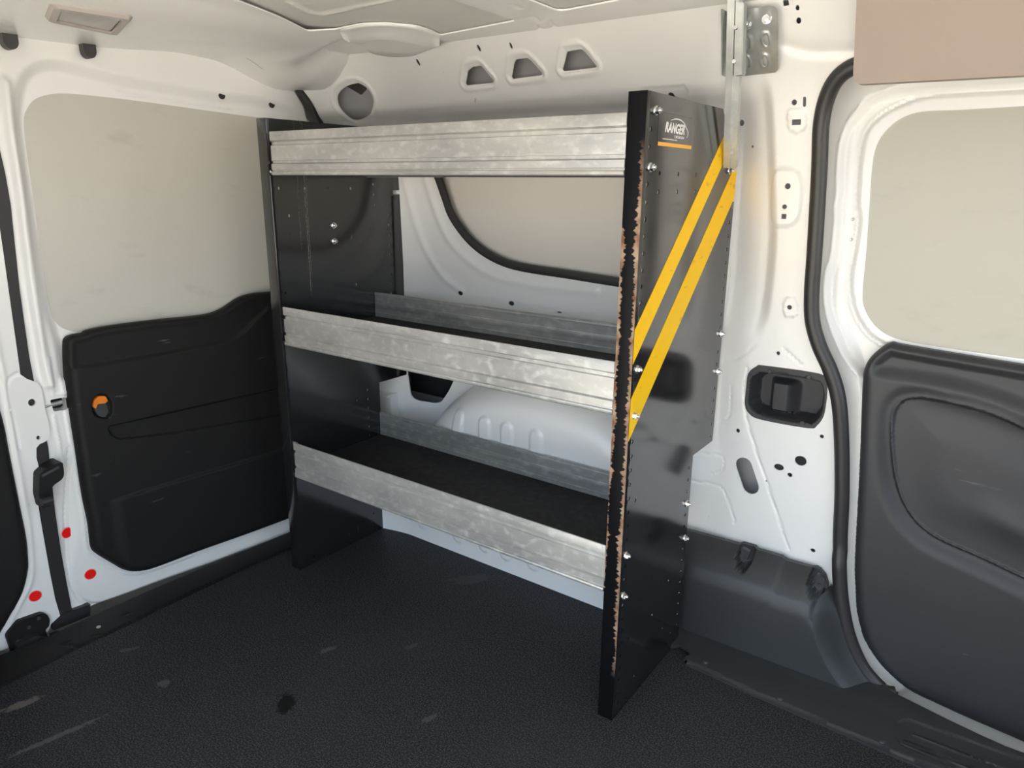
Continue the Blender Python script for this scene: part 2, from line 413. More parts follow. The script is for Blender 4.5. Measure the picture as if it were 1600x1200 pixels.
def sheet(name, outline, holes, f, ax, mat_, parent=None, coarse=.035, fine=.006, thr=2.5e-5, skirt=.002, flip=1, edge=.012, shifts=None):
    """pressed sheet: height field over a 2-d outline with true cut-outs. ax = axis of the height."""
    outline = resample(outline, edge); holes = [resample(h, edge) for h in holes]
    O = np.array(outline); lo, hi = O.min(0), O.max(0)
    def grid(s):
        a = np.arange(lo[0]+s*.5, hi[0], s); b = np.arange(lo[1]+s*.5, hi[1], s)
        A, B = np.meshgrid(a, b); A[1::2] += s*.5
        return A.ravel(), B.ravel()
    cu, cv = grid(coarse); fu, fv = grid(fine)
    h = fine
    c0 = f(fu, fv)
    lap = np.abs(f(fu+h, fv)+f(fu-h, fv)-2*c0)+np.abs(f(fu, fv+h)+f(fu, fv-h)-2*c0)
    k = lap > thr; fu, fv = fu[k], fv[k]
    # medium ring where curvature is mild
    mu, mv = grid(fine*2.5); h2 = fine*2.5; c0 = f(mu, mv)
    lap = np.abs(f(mu+h2, mv)+f(mu-h2, mv)-2*c0)+np.abs(f(mu, mv+h2)+f(mu, mv-h2)-2*c0)
    k = lap > thr; mu, mv = mu[k], mv[k]
    U = np.concatenate([cu, mu, fu]); V = np.concatenate([cv, mv, fv])
    ok = inside(U, V, outline)
    for hh in holes: ok &= ~inside(U, V, hh)
    U, V = U[ok], V[ok]
    ok = pdist(U, V, outline, True) > fine*.5
    for hh in holes: ok &= pdist(U, V, hh, True) > fine*.4
    U, V = U[ok], V[ok]
    pts = [Vector((a, b)) for a, b in outline]; edges = []
    n = len(outline); edges += [(i, (i+1) % n) for i in range(n)]
    for hh in holes:
        s = len(pts); pts += [Vector((a, b)) for a, b in hh]; n = len(hh)
        edges += [(s+i, s+(i+1) % n) for i in range(n)]
    pts += [Vector((a, b)) for a, b in zip(U, V)]
    vo, eo, fo, *_ = delaunay_2d_cdt(pts, edges, [], 0, 1e-6)
    vo = np.array([(p.x, p.y) for p in vo]); T = np.array([t for t in fo if len(t) == 3])
    c = vo[T].mean(1); ok = inside(c[:, 0], c[:, 1], outline)
    for hh in holes: ok &= ~inside(c[:, 0], c[:, 1], hh)
    a_, b_, c_ = vo[T[:, 0]], vo[T[:, 1]], vo[T[:, 2]]
    area = np.abs((b_-a_)[:, 0]*(c_-a_)[:, 1]-(b_-a_)[:, 1]*(c_-a_)[:, 0])
    ok &= area > 1e-10
    T = T[ok]
    H = f(vo[:, 0], vo[:, 1]); e = 8e-4
    gu = (f(vo[:, 0]+e, vo[:, 1])-f(vo[:, 0]-e, vo[:, 1]))/(2*e); gv = (f(vo[:, 0], vo[:, 1]+e)-f(vo[:, 0], vo[:, 1]-e))/(2*e)
    one = np.ones(len(H))
    if ax == 1: P = np.stack([vo[:, 0], H, vo[:, 1]], 1); N = np.stack([gu, -one, gv], 1); back = np.array([0, 1., 0])
    elif ax == 0: P = np.stack([H, vo[:, 0], vo[:, 1]], 1); N = np.stack([one, -gu, -gv], 1); back = np.array([-1., 0, 0])
    else: P = np.stack([vo[:, 0], vo[:, 1], H], 1); N = np.stack([gu, gv, -one], 1); back = np.array([0, 0, 1.])
    N *= flip; back *= flip
    N /= np.linalg.norm(N, axis=1)[:, None]
    g = np.cross(P[T[:, 1]]-P[T[:, 0]], P[T[:, 2]]-P[T[:, 0]]); bad = (g*N[T[:, 0]]).sum(1) < 0
    T[bad] = T[bad][:, ::-1]
    verts, faces, norms = [*P], [tuple(map(int, t)) for t in T], [*N]
    if skirt:
        cnt = {}
        for t in faces:
            for i in range(3):
                a, b = t[i], t[(i+1) % 3]; cnt[(a, b)] = 1
        bd = [(a, b) for (a, b) in cnt if (b, a) not in cnt]
        for a, b in bd:
            pa, pb = P[a], P[b]; nrm = np.cross(pb-pa, back); L = np.linalg.norm(nrm)
            if L < 1e-12: continue
            nrm /= L; s = len(verts)
            verts += [pa, pb, pb+back*skirt, pa+back*skirt]; norms += [-nrm*1.0]*4
            faces.append((s, s+3, s+2, s+1))
            # orient by the outward normal
            q = np.cross(verts[s+3]-verts[s], verts[s+2]-verts[s])
            norms[s:s+4] = [q/np.linalg.norm(q)]*4
    return make(name, verts, faces, mat_, parent, normals=norms)

# ================================================================== THE VAN BODY
# ------------------------------------------------------------------ outer shell and paving
bm = bmesh.new()
def shellbox(lo, hi): box(bm, lo, hi)
shellbox((-.55, .66, -.25), (2.7, .70, 1.5)); shellbox((-.55, -1.2, 1.46), (2.7, .70, 1.5))
shellbox((-.59, -1.2, -.25), (-.55, .70, 1.5)); shellbox((2.7, -1.2, -.25), (2.74, .70, .5)); shellbox((2.7, -1.2, 1.34), (2.74, .70, 1.5))
shellbox((-.55, -1.2, -.25), (2.7, .70, -.21))
shellbox((-.55, -1.2, -.25), (.35, -1.16, 1.5)); shellbox((1.97, -1.2, -.25), (2.7, -1.16, 1.5))
shellbox((.35, -1.2, 1.28), (1.97, -1.16, 1.5)); shellbox((.35, -1.2, -.25), (1.97, -1.16, -.03))
tag(bmobj('wall_outer', bm, M_WHITE, smooth=False), kind='structure')
bm = bmesh.new()
box(bm, (-.4, -1.14, 0), (.35, -1.10, 1.40), .004); box(bm, (1.97, -1.14, 0), (2.6, -1.10, 1.40), .004); box(bm, (.35, -1.14, 1.26), (1.97, -1.10, 1.40), .004)  # side door opening widened past real size to light the shelves
tag(bmobj('wall_near', bm, M_WHITE, smooth=False), kind='structure')
bm = bmesh.new(); box(bm, (2.45, -1.10, 0), (2.48, .50, .55), .004); box(bm, (2.45, -1.10, 1.30), (2.48, .50, 1.42), .004)
tag(bmobj('wall_front', bm, M_CAB, smooth=False), kind='structure')
bm = bmesh.new(); box(bm, (-30, -30, -.62), (30, 30, -.55))
tag(bmobj('ground', bm, M_CONC, smooth=False), kind='structure')

# ------------------------------------------------------------------ floor
def f_floor(u, v): return 0*u
tag(sheet('floor', [(-.125, -1.12), (2.45, -1.12), (2.45, .36), (-.125, .36)], [], f_floor, 2, M_FLOOR, flip=-1, skirt=.012, coarse=.1), kind='structure')

# ------------------------------------------------------------------ far side wall
T1 = table([(-.03, .46), (.3, .46), (.72, .457), (.9, .452), (1.04, .447), (1.12, .437), (1.165, .420), (1.185, .395), (1.2, .362), (1.214, .346), (1.24, .335), (1.28, .314), (1.32, .282), (1.345, .254), (1.364, .232), (1.40, .19)])
T2 = table([(-.03, .455), (.45, .45), (.6, .443), (.8, .43), (1.0, .412), (1.1, .398), (1.16, .385), (1.21, .365), (1.25, .342), (1.3, .303), (1.34, .262), (1.364, .232), (1.40, .19)])
ARCH = rounded([(-.12, -.1), (-.12, .16), (-.02, .21), (.05, .25), (.12, .335), (.20, .432), (.29, .492), (.42, .533), (.56, .545), (.70, .53), (.80, .485), (.86, .41), (.90, .30), (.915, .15), (.92, -.1)], .06)
ridge = atl([(1219, 100), (1216, 250), (1212, 400), (1200, 490), (1170, 560)], 1, .41)
R_X = table([(z, x) for x, z in ridge])
ribs = [at(x, y, 1, .325) for x, y in ((712, 640), (755, 652), (790, 660), (836, 672))]
rib_polys = [stadium((p[0], .055), (p[0], p[2]-.020), .018) for p in ribs]
rib_polys += [stadium((.15, .055), (.15, .26), .016)]
WGRO = []                                             # pressed grooves: (polyline, width, depth)
def wall_base(u, v):
    b = sm((u-.94)/.09); y = T1(v)*(1-b)+T2(v)*b
    c = np.clip((.10-u)/.27, 0, 1.4); y = y-.085*c**1.5
    # hollow beside the pillar face
    rx = R_X(v); hol = sm((rx-u)/.028)*sm((u-.90)/.06)*sm((v-.70)/.12)*sm((1.235-v)/.06)
    return y+.020*hol
def wall_arch(u, v):
    s = -sd(u, v, ARCH); q = np.clip(s/.10, 0, 1)
    y = .129*np.sqrt(np.clip(1-(1-q)**2, 0, 1))
    return y
def f_wall0(u, v):
    y = wall_base(u, v)
    k = (u > -.1) & (u < 1.05) & (v < .6)
    if k.any():
        a = np.zeros(u.shape); a[k] = wall_arch(u[k], v[k]); y = y-a
    return y
# window cut-out in the wall behind the shelves
win_px = [(687, 276), (698, 310), (708, 338), (731, 371), (757, 394), (788, 410), (822, 419), (888, 429), (965, 441)]
win_far = [(u, v) for u, v in atl(win_px, 1, .452)]
wl = [(.90, win_far[-1][1]+.0), (.925, .84), (.93, 1.0), (.91, 1.09), (.86, 1.115), (.6, 1.12), (.25, 1.12), (.15, 1.11), (.135, 1.08)]
WINC = catmull(win_far[::-1]+[(.12, 1.06), (.14, 1.105), (.20, 1.122), (.5, 1.125), (.84, 1.118), (.905, 1.09), (.925, 1.02), (.92, .86), (.895, .81), (.84, .797)], True, 5)
trapz = []
for c in [[(736, 104), (750, 102), (770, 126), (769, 129), (728, 133), (725, 130), (729, 110)],
          [(805, 92), (822, 90), (827, 93), (846, 114), (845, 117), (800, 123), (797, 119), (801, 98)],
          [(884, 80), (906, 76), (911, 79), (931, 103), (930, 105), (880, 111), (877, 108), (883, 84)]]:
    trapz.append(rounded(hitl(c, 1, wall_base, .33), .004, 3))
oval_c = [(548, 131), (560, 130), (574, 140), (582, 158), (578, 176), (563, 186), (549, 186), (536, 176), (526, 162), (525, 150), (530, 141), (540, 134)]
oval = catmull(hitl(oval_c, 1, wall_base, .30), True, 3)
rub_px = [(1700, 72), (1500, 92), (1400, 103), (1352, 112), (1322, 130), (1303, 160), (1292, 200), (1287, 260), (1281, 330), (1275, 400), (1270, 455), (1270, 500), (1280, 540), (1297, 580), (1309, 625), (1313, 690), (1313, 780), (1310, 850), (1312, 915), (1319, 965), (1330, 1004), (1350, 1044), (1382, 1079)]
RUB = atl(rub_px, 1, .43)
RUB = [(u, v) for u, v in RUB]
RUB_S = catmull(RUB, False, 5)
# recess box opening and the other cut-outs
box_c = [(1183, 573), (1195, 572), (1278, 584), (1289, 594), (1292, 608), (1290, 630), (1286, 650), (1276, 664), (1262, 668), (1190, 655), (1172, 646), (1165, 632), (1167, 606), (1170, 584)]
BOXC = catmull(hitl(box_c, 1, wall_base, .44), True, 3)
slot = hitl([(1162, 727), (1173, 760)], 1, wall_base, .44)
SLOT = stadium(slot[0], slot[1], .0185)
def hole_at(px, py, r, ry=None, n=10, f=wall_base, ax=1, g=.42):
    p = hit(px, py, ax, f, g); k = np.linalg.norm(p-CAM)/FPX
    o = [i for i in range(3) if i != ax]
    return ellipse(tuple(p[o]), r*k*1.1, (ry or r)*k, n)
def rect_at(px, py, rx, ry, f=wall_base, g=.42):
    p = hit(px, py, 1, f, g); k = np.linalg.norm(p-CAM)/FPX; x, z = p[0], p[2]
    return [(x-rx*k, z-ry*k), (x+rx*k, z-ry*k), (x+rx*k, z+ry*k), (x-rx*k, z+ry*k)]
small = [hole_at(*h) for h in ((1246, 12, 2.3, 2.8), (1248, 32, 3, 3.4), (1241, 160, 3.3, 3.8), (1232, 291, 3.8, 4.2), (1227, 323, 3.2, 3.4), (1234, 480, 3.2, 3.4),
         (1159, 192, 3.8, 4.2), (1176, 229, 1.7, 2), (1216, 552, 2.4, 3), (1153, 673, 2.6, 3.2), (1284, 682, 2.6, 3), (1251, 720, 7.5, 7.5, 14), (1217, 730, 6.5, 5, 12),
         (1234, 742, 3.3, 3.3), (1270, 860, 3, 2.8), (748, 75, 2.4, 4), (798, 71, 2.2, 3.6), (653, 97, 2.3, 4), (1048, 149, 4.5, 4), (1197, 752, 1.2, 1.4))]
small += [hole_at(720, 458, 4.6, 3.6), hole_at(799, 474, 5, 3.6), hole_at(664, 668, 2, 2.2), hole_at(874, 488, 4, 1.4)]
small += [rect_at(1228, 4, 3.6, 3), rect_at(1245, 191, 6, 3.6), rect_at(1226, 338, 3.4, 3.4)]
p = hit(1257, 159, 1, wall_base, .42); small.append(stadium((p[0], p[2]-.006), (p[0], p[2]+.006), .0028, 4))
blackhole = rounded(atl([(643, 575), (712, 588), (702, 610), (690, 628), (680, 630), (655, 624), (648, 617)], 1, .46), .012, 4)

def px_poly(pts, g=.43, closed=False, n=4): return catmull(hitl(pts, 1, wall_base, g), closed, n)
WGRO += [(px_poly([(1168, 575), (1163, 610), (1166, 650), (1180, 700), (1200, 760), (1232, 858)]), .0030, .0022, False),
         (px_poly([(1068, 737), (1085, 752), (1120, 757), (1135, 775), (1147, 810), (1146, 817)]), .0030, .0018, False),
         (px_poly([(1086, 708), (1125, 712), (1131, 722), (1128, 736), (1112, 740)]), .0026, .0014, False),
         (px_poly([(1142, 605), (1141, 640), (1136, 655), (1118, 660)]), .0026, .0014, False),
         (px_poly([(1225, 545), (1252, 570)]), .003, .0015, False),
         (px_poly([(1150, 560), (1165, 553), (1178, 540)]), .003, .002, False)]
WGRO.append((px_poly([(1222, 66), (1245, 74), (1280, 79), (1400, 74)], .3), .010, .006, False))
WPAD = [(px_poly([(1212, 268), (1235, 264), (1250, 275), (1252, 310), (1245, 345), (1222, 354), (1207, 344), (1206, 300)], .41, True), .010, -.0055),
        (px_poly([(1232, 172), (1254, 170), (1260, 182), (1258, 200), (1245, 208), (1233, 200)], .38, True), .006, -.003),
        (px_poly([(1226, 468), (1243, 466), (1245, 492), (1226, 494)], .42, True), .005, -.002),
        (px_poly([(1000, 142), (1068, 134), (1074, 160), (1060, 175)], .43, True), .006, .003)]
soft = [(catmull(atl([(640, 276), (650, 330), (665, 385), (690, 430), (720, 455)], 1, .455), False, 4), .012, -.004),
        (catmull(atl([(668, 276), (680, 320), (700, 370), (730, 405), (770, 430), (830, 445), (930, 455)], 1, .455), False, 4), .012, -.005)]
def f_wall(u, v):
    y = f_wall0(u, v)
    for poly, wd, dp, cl in WGRO:
        P = np.array(poly); k = (u > P[:, 0].min()-.03) & (u < P[:, 0].max()+.03) & (v > P[:, 1].min()-.03) & (v < P[:, 1].max()+.03)
        if k.any(): y[k] += dp*gau(pdist(u[k], v[k], poly, cl), wd)
    for poly, wd, dp in WPAD:
        P = np.array(poly); k = (u > P[:, 0].min()-.05) & (u < P[:, 0].max()+.05) & (v > P[:, 1].min()-.05) & (v < P[:, 1].max()+.05)
        if k.any(): y[k] += dp*sm(.5-sd(u[k], v[k], poly)/wd)
    for poly, wd, dp in soft:
        k = (u > -.05) & (u < .8) & (v > .7) & (v < 1.12)
        if k.any(): y[k] += dp*gau(pdist(u[k], v[k], poly, False), wd)
    for poly in trapz+[oval]:
        P = np.array(poly); k = (u > P[:, 0].min()-.05) & (u < P[:, 0].max()+.05) & (v > P[:, 1].min()-.05) & (v < P[:, 1].max()+.05)
        if k.any():
            d = sd(u[k], v[k], poly); y[k] += .004*sm(1-d/.007)-.0035*gau(d-.010, .0045)
    for poly in rib_polys:
        P = np.array(poly); k = (u > P[:, 0].min()-.04) & (u < P[:, 0].max()+.04) & (v > P[:, 1].min()-.04) & (v < P[:, 1].max()+.04)
        if k.any(): y[k] -= .006*sm(.5-sd(u[k], v[k], poly)/.012)
    return y
right = [(u, v) for u, v in RUB_S]
right = [q for q in right if q[1] > .0]
OUTW = [(-.19, -.01)]+[(1.405, -.01)]+[q for q in right[::-1] if q[0] < 2.3]+[(2.4, right[0][1]), (2.4, 1.385), (-.19, 1.385)]
SEALP = hitl([(452, 128), (466, 138), (478, 152), (490, 170), (500, 188), (508, 210), (514, 240)], 1, wall_base, .3)
sx = SEALP[-1][0]
OUTW = [(sx, -.01)]+OUTW[1:-1]+[(SEALP[0][0]-.03, 1.385)]+SEALP
sheet_wall = sheet('wall_far', OUTW, trapz+[oval, WINC, BOXC, SLOT, blackhole]+small, f_wall, 1, M_WHITE, fine=.005, skirt=.003)
tag(sheet_wall, kind='structure')

# second skin of the body side, seen through the cut-outs
Vt = rounded(hitl([(538, 134), (560, 147), (563, 148), (573, 137), (560, 118)], 1, lambda u, v: wall_base(u, v)+.045, .35), .003, 2)
def f_skin(u, v): return np.minimum(T1(v)+.05, .53)-.085*np.clip((.10-u)/.27, 0, 1.4)**1.5
o = sheet('wall_far_outer_skin', [(-.19, -.02), (1.12, -.02), (1.12, 1.385), (-.19, 1.385)], [Vt, [(u-.09, v-.05) if False else ((u-.09)*2.3+.045, (v-.42)*2.0+.41) for u, v in blackhole]], f_skin, 1, M_SKIN, coarse=.05, fine=.012, skirt=.002)
tag(o, kind='structure')
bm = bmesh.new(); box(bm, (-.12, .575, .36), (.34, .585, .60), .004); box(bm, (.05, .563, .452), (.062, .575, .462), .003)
tag(bmobj('wall_cavity_shade_plate', bm, M_DARK), kind='structure')  # added dark plate, paints the shade seen through the wall cut-out
def f_skin2(u, v): return T2(v)+.105
o = sheet('wall_pillar_outer_skin', [(1.0, -.02), (1.30, -.02), (1.22, .5), (1.12, .8), (1.12, 1.2), (1.16, 1.3), (1.0, 1.3)], [], f_skin2, 1, M_SKIN, coarse=.05, fine=.012, skirt=.002)
tag(o, kind='structure')
# window board + seal behind the shelves
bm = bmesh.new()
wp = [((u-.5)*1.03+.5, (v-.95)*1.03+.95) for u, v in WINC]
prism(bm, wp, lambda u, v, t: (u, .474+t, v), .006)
tag(bmobj('window_1', bm, M_BOARD_LIFTED), kind='structure')
prof = [(-.0115, -.002), (-.010, .005), (0, .0075), (.010, .005), (.0115, -.002), (0, -.014)]
w3 = [(u, float(f_wall(np.array([u]), np.array([v]))[0])-.002, v) for u, v in resample(WINC, .02)]
tag(tube('trim_1', w3, prof, (0, -1, 0), M_RUBBER, closed=True), kind='structure')
# white bracket step between the left upright and the wheel arch
bm = bmesh.new()
box(bm, (-.10, .385, .395), (-.035, .47, .402), .001); box(bm, (-.085, .40, .0), (-.035, .47, .396), .003)
tag(bmobj('wall_bracket_step', bm, M_WHITE), kind='structure')

# ------------------------------------------------------------------ lower black trim right of the shelves
tt = hitl([(1040, 809), (1066, 817), (1110, 829), (1170, 847), (1226, 863), (1234, 869), (1272, 879), (1284, 886), (1292, 896), (1297, 912)], 1, wall_base, .44)
tr_r = atl([(1310, 915), (1318, 965), (1328, 1004), (1350, 1046), (1385, 1082)], 1, .43)
OUTT = [(.86, .004)]+[(.86, tt[0][1])]+tt+tr_r+[(1.41, .004)]
TOPZ = table(tt[:9]+[(.8, tt[0][1]), (1.6, tt[8][1])])
TP = table([(-.005, .436), (.010, .412), (.024, .396), (.040, .382), (.06, .368), (.09, .361), (.2, .357), (.35, .353)])   # distance below the top edge -> y
crease = atl([(1272, 905), (1268, 935), (1272, 970), (1284, 1010), (1305, 1050), (1340, 1090), (1390, 1120)], 1, .37)
CRX = table([(z, x) for x, z in crease])
cups = [hit(1163, 868, 1, lambda u, v: TP(TOPZ(u)-v), .37), hit(1279, 907, 1, lambda u, v: TP(TOPZ(u)-v), .37)]
cup_poly = [ellipse((c[0], c[2]), .0185, .031, 24) for c in cups]
def f_trim(u, v):
    y = TP(TOPZ(u)-v)
    y = y+.060*sm((u-CRX(v)+.006)/.055)
    for i, poly in enumerate(cup_poly):
        y = y+.055*sm(.5-sd(u, v, poly)/.004)
    y = np.minimum(y, .4385)
    return y
tr = sheet('trim_2', OUTT, [], f_trim, 1, M_TRIMP, fine=.003, edge=.005, skirt=.012); tag(tr, kind='structure')
for c in cups:
    bm = bmesh.new()
    prism(bm, rounded([(c[0]+.000, c[2]+.032), (c[0]+.019, c[2]+.027), (c[0]+.014, c[2]+.002), (c[0]+.007, c[2]-.004), (c[0]+.000, c[2]+.002)], .006), lambda u, v, t: (u, .380+t, v), .012)
    bmobj('fixing_tab', bm, M_TRIMP, tr)
    bm = bmesh.new(); cyl(bm, (c[0]+.008, .380, c[2]+.007), (0, -1, 0), .0052, .003, 16); cyl(bm, (c[0]+.008, .377, c[2]+.007), (0, -1, 0), .003, .003, 6)
    bmobj('screw', bm, M_GREYP2, tr)

# floor lip and step plate of the sliding door
lip_in = atl([(1048, 1010), (1062, 1008), (1075, 1016), (1078, 1024), (1066, 1027), (1072, 1034), (1100, 1046), (1180, 1083), (1290, 1130), (1400, 1178), (1480, 1210), (1800, 1345)], 2, .01)
lip_out = atl([(1345, 1043), (1368, 1062), (1392, 1083), (1440, 1107), (1482, 1128), (1530, 1151), (1570, 1169), (1600, 1180), (1800, 1290)], 2, .01)
OUTL = lip_in+lip_out[::-1]+[(1.30, .40), (.93, .40), (.93, lip_in[0][1])]
LIPC = lip_in[4:]
padp = rounded(atl([(1405, 1125), (1418, 1122), (1700, 1222), (1700, 1300), (1560, 1230), (1400, 1158)], 2, .014), .02)
ribl = [atl(l, 2, .014) for l in ([(1428, 1145), (1480, 1165), (1551, 1191), (1700, 1250)], [(1415, 1155), (1462, 1173)], [(1410, 1160), (1530, 1204), (1700, 1275)], [(1485, 1182), (1600, 1228)])]
def f_lip(u, v):
    d = pdist(u, v, LIPC, False); z = .004+.008*np.sqrt(np.clip(d/.007, 0, 1))
    z = z+.003*sm((d-.09)/.05)
    z = z-.0025*sm(.5-sd(u, v, padp)/.006)
    for l in ribl: z = z+.0028*gau(pdist(u, v, l, False), .0022)
    return z
st = sheet('trim_3', OUTL, [], f_lip, 2, M_TRIMP, fine=.005, skirt=.008, flip=-1); tag(st, kind='structure')
for q in ((1102, 1034), (1219, 1091), (1378, 1158), (1524, 1156)):
    p = at(*q, 2, .013); bm = bmesh.new(); cyl(bm, (p[0], p[1], .0115), (0, 0, 1), .006, .0025, 16, .0045); cyl(bm, (p[0], p[1], .0135), (0, 0, 1), .003, .0015, 6)
    bmobj('screw', bm, M_GREYP2, st)

# rubber door seal of the sliding door opening
r3 = []
for i, (u, v) in enumerate(RUB_S):
    r3.append((u, float(wall_base(np.array([u]), np.array([v]))[0])-.006 if v > .27 else float(np.interp(v, [.0, .27], [.425, .437])), v))
ext = atl([(1430, 1106), (1500, 1144)], 1, .437)
r3 += [(at(1396, 1089, 1, .432)[0], .432, -.005)]
tag(tube('trim_4', r3, circ(.0150, 14), (0, -1, 0), M_RUBBER), kind='structure')

# ------------------------------------------------------------------ recess box in the pillar
rec = empty('storage_pocket', (1.11, .44, .59))
tag(rec, 'black moulded plastic pocket set into the white pillar right of the shelving', 'storage pocket')
off = Vector(rec.location)
def shift(o, off=off):
    o.data.transform(Matrix.Translation(-off)); return o
cx = np.mean([q[0] for q in BOXC]); cz = np.mean([q[1] for q in BOXC])
def scl(poly, sx, sz, dx=0, dz=0): return [(cx+(u-cx)*sx+dx, cz+(v-cz)*sz+dz) for u, v in poly]
inner = scl(BOXC, .88, .74, 0, -.004); INB = BOXC
def f_rec(u, v):
    s = sd(u, v, inner); base = wall_base(u, v)-.001
    d = .056*sm(.5-s/.012)
    bulge = .028*sm((u-cx+.046)/.012)*sm((cx+.022-u)/.03)*sm(-s/.008)*sm((cz+.028-v)/.012)
    return base+d-bulge
shift(sheet('pocket_tray', scl(BOXC, 1.015, 1.02), [], f_rec, 1, M_GREYP, rec, fine=.0035, skirt=.01))
for q in ((1203, 580), (1264, 589), (1254, 661)):
    p = hit(*q, 1, wall_base, .44); bm = bmesh.new(); cyl(bm, (p[0], p[1]-.001, p[2]), (0, -1, 0), .0052, .0022, 16, .004)
    shift(bmobj('screw', bm, M_GREYP2, rec))

# ================================================================== SLIDING DOOR (door_3)
DY = .50
plug_px = [(1700, 157), (1600, 165), (1500, 171), (1440, 174), (1408, 184), (1383, 204), (1369, 227), (1362, 260), (1357, 330), (1352, 400), (1347, 455), (1349, 480), (1365, 508), (1392, 527), (1430, 537), (1500, 548), (1600, 562), (1700, 575)]
PLUG = catmull(atl(plug_px, 1, DY), False, 5); PLUGC = PLUG+[(2.3, PLUG[-1][1]-.05), (2.3, PLUG[0][1]+.01)]
e_in = [(1700, 136), (1600, 142), (1460, 150), (1400, 168), (1362, 195), (1347, 230), (1341, 290), (1340, 325), (1343, 345), (1335, 400), (1330, 430), (1330, 462), (1340, 495), (1358, 522), (1378, 536)]
e_out = [(1700, 118), (1600, 126), (1440, 136), (1380, 150), (1342, 180), (1320, 225), (1315, 300), (1312, 320), (1312, 345), (1306, 400), (1297, 430), (1296, 470), (1305, 510), (1322, 548), (1336, 570)]
EIN = catmull(atl(e_in, 1, DY), False, 4); EOUT = catmull(atl(e_out, 1, DY), False, 4)
EINC = EIN+[(2.3, EIN[-1][1]-.3), (2.3, EIN[0][1]+.01)]
EOUTC = EOUT+[(2.3, EOUT[-1][1]-.9), (2.3, EOUT[0][1]+.01)]
scr_d = [atl([q], 1, DY)[0] for q in ((1330, 343), (1327, 375))]
def f_door(u, v):
    y = DY+0*u
    s1 = sd(u, v, EOUTC); s2 = sd(u, v, EINC)
    y = y+.016*sm(.5-s1/.012)-.010*sm(.5-s2/.010)
    y = y-.0015*gau(s1-.008, .003)-.0018*gau(s2-.008, .003)
    # first flange line near the seal
    d = pdist(u, v, RUB_S, False); y = y-.012*sm((.050-d)/.02)
    y = y-.006*sm((.62-v)/.2)*sm((.055-d)/.02)
    return y
DO = [(u-.02, v) for u, v in [(RUB_S[i][0], RUB_S[i][1]) for i in range(0, len(RUB_S))] if u < 2.2]
_dl = [(u-.022, v) for u, v in RUB_S if v < 1.2 and u < 1.6]
DOUT = [(2.3, 1.34), (1.17, 1.30), (_dl[0][0], 1.24)]+_dl+[(1.38, -.10), (1.5, -.16), (2.3, -.22)]
d3 = sheet('door_3', DOUT, [PLUGC[:-2]+[(2.25, PLUG[-1][1]-.05), (2.25, PLUG[0][1]+.01)]], f_door, 1, M_WHITE, fine=.0045, skirt=.02)
tag(d3, kind='structure')
bm = bmesh.new(); prism(bm, [(u, v) for u, v in PLUGC], lambda u, v, t: (u, DY+.009+t, v), .006)
o = bmobj('window_blank', bm, M_BOARD_DIMMED, d3); o['label'] = 'beige board closing the sliding door window'
for u, v in scr_d:
    bm = bmesh.new(); cyl(bm, (u, DY+.014, v), (0, -1, 0), .0035, .003, 12, .002); bmobj('screw', bm, M_GALV, d3)
tp = [(1700, 589), (1600, 573), (1480, 553), (1405, 540), (1392, 537), (1378, 543), (1360, 558), (1350, 575), (1346, 600), (1342, 700), (1337, 800), (1333, 880), (1334, 920), (1337, 960), (1348, 1000), (1366, 1030), (1385, 1052), (1418, 1080), (1460, 1101), (1517, 1127), (1600, 1163), (1700, 1210)]
TPAN = catmull(atl(tp, 1, .475), False, 4)
arm = [(1700, 712), (1640, 690), (1600, 672), (1566, 656), (1520, 640), (1460, 627), (1430, 624), (1408, 630), (1396, 650), (1394, 690), (1398, 740), (1409, 780), (1430, 815), (1465, 843), (1530, 872), (1600, 905), (1700, 950)]
ARM = catmull(atl(arm, 1, .465), False, 4); ARMC = ARM+[(2.3, ARM[-1][1]-.1), (2.3, ARM[0][1]-.1)]
ledge = catmull(atl([(1352, 583), (1400, 590), (1470, 600), (1540, 618), (1600, 640), (1700, 675)], 1, .465), False, 4)
LED = table([(u, v) for u, v in ledge]+[(2.3, ledge[-1][1]-.08)])
TPC = TPAN+[(2.28, TPAN[-1][1]-.1), (2.28, TPAN[0][1]-.08)]
def f_pan(u, v):
    s = -sd(u, v, TPC); q = np.clip(s/.024, 0, 1)
    y = .488-.020*np.sqrt(np.clip(1-(1-q)**2, 0, 1))
    above = sm((v-LED(u)+.012)/.035); y = y+.014*above*sm((s-.008)/.02)-.006*gau(v-LED(u)+.022, .018)*sm((u-1.30)/.1)
    a = sd(u, v, ARMC)
    y = y+.012*sm(.5-a/.006)-.004*sm((-a-.02)/.07)+.006*gau(a-.010, .014)*sm((a+.002)/.004)
    b = v-(LED(u)-.22-.05*(u-1.4)); y = y-.006*gau(b, .03)*sm((u-1.45)/.1)*sm(-a/.03)
    # wide sloping bevel below the arm recess
    y = y+.008*sm((.045-a)/.045)*sm(a/.006)*sm((.62-v)/.2)
    return y
pn = sheet('door_trim_panel', TPC, [], f_pan, 1, M_GREYP, d3, fine=.0035, skirt=.015)

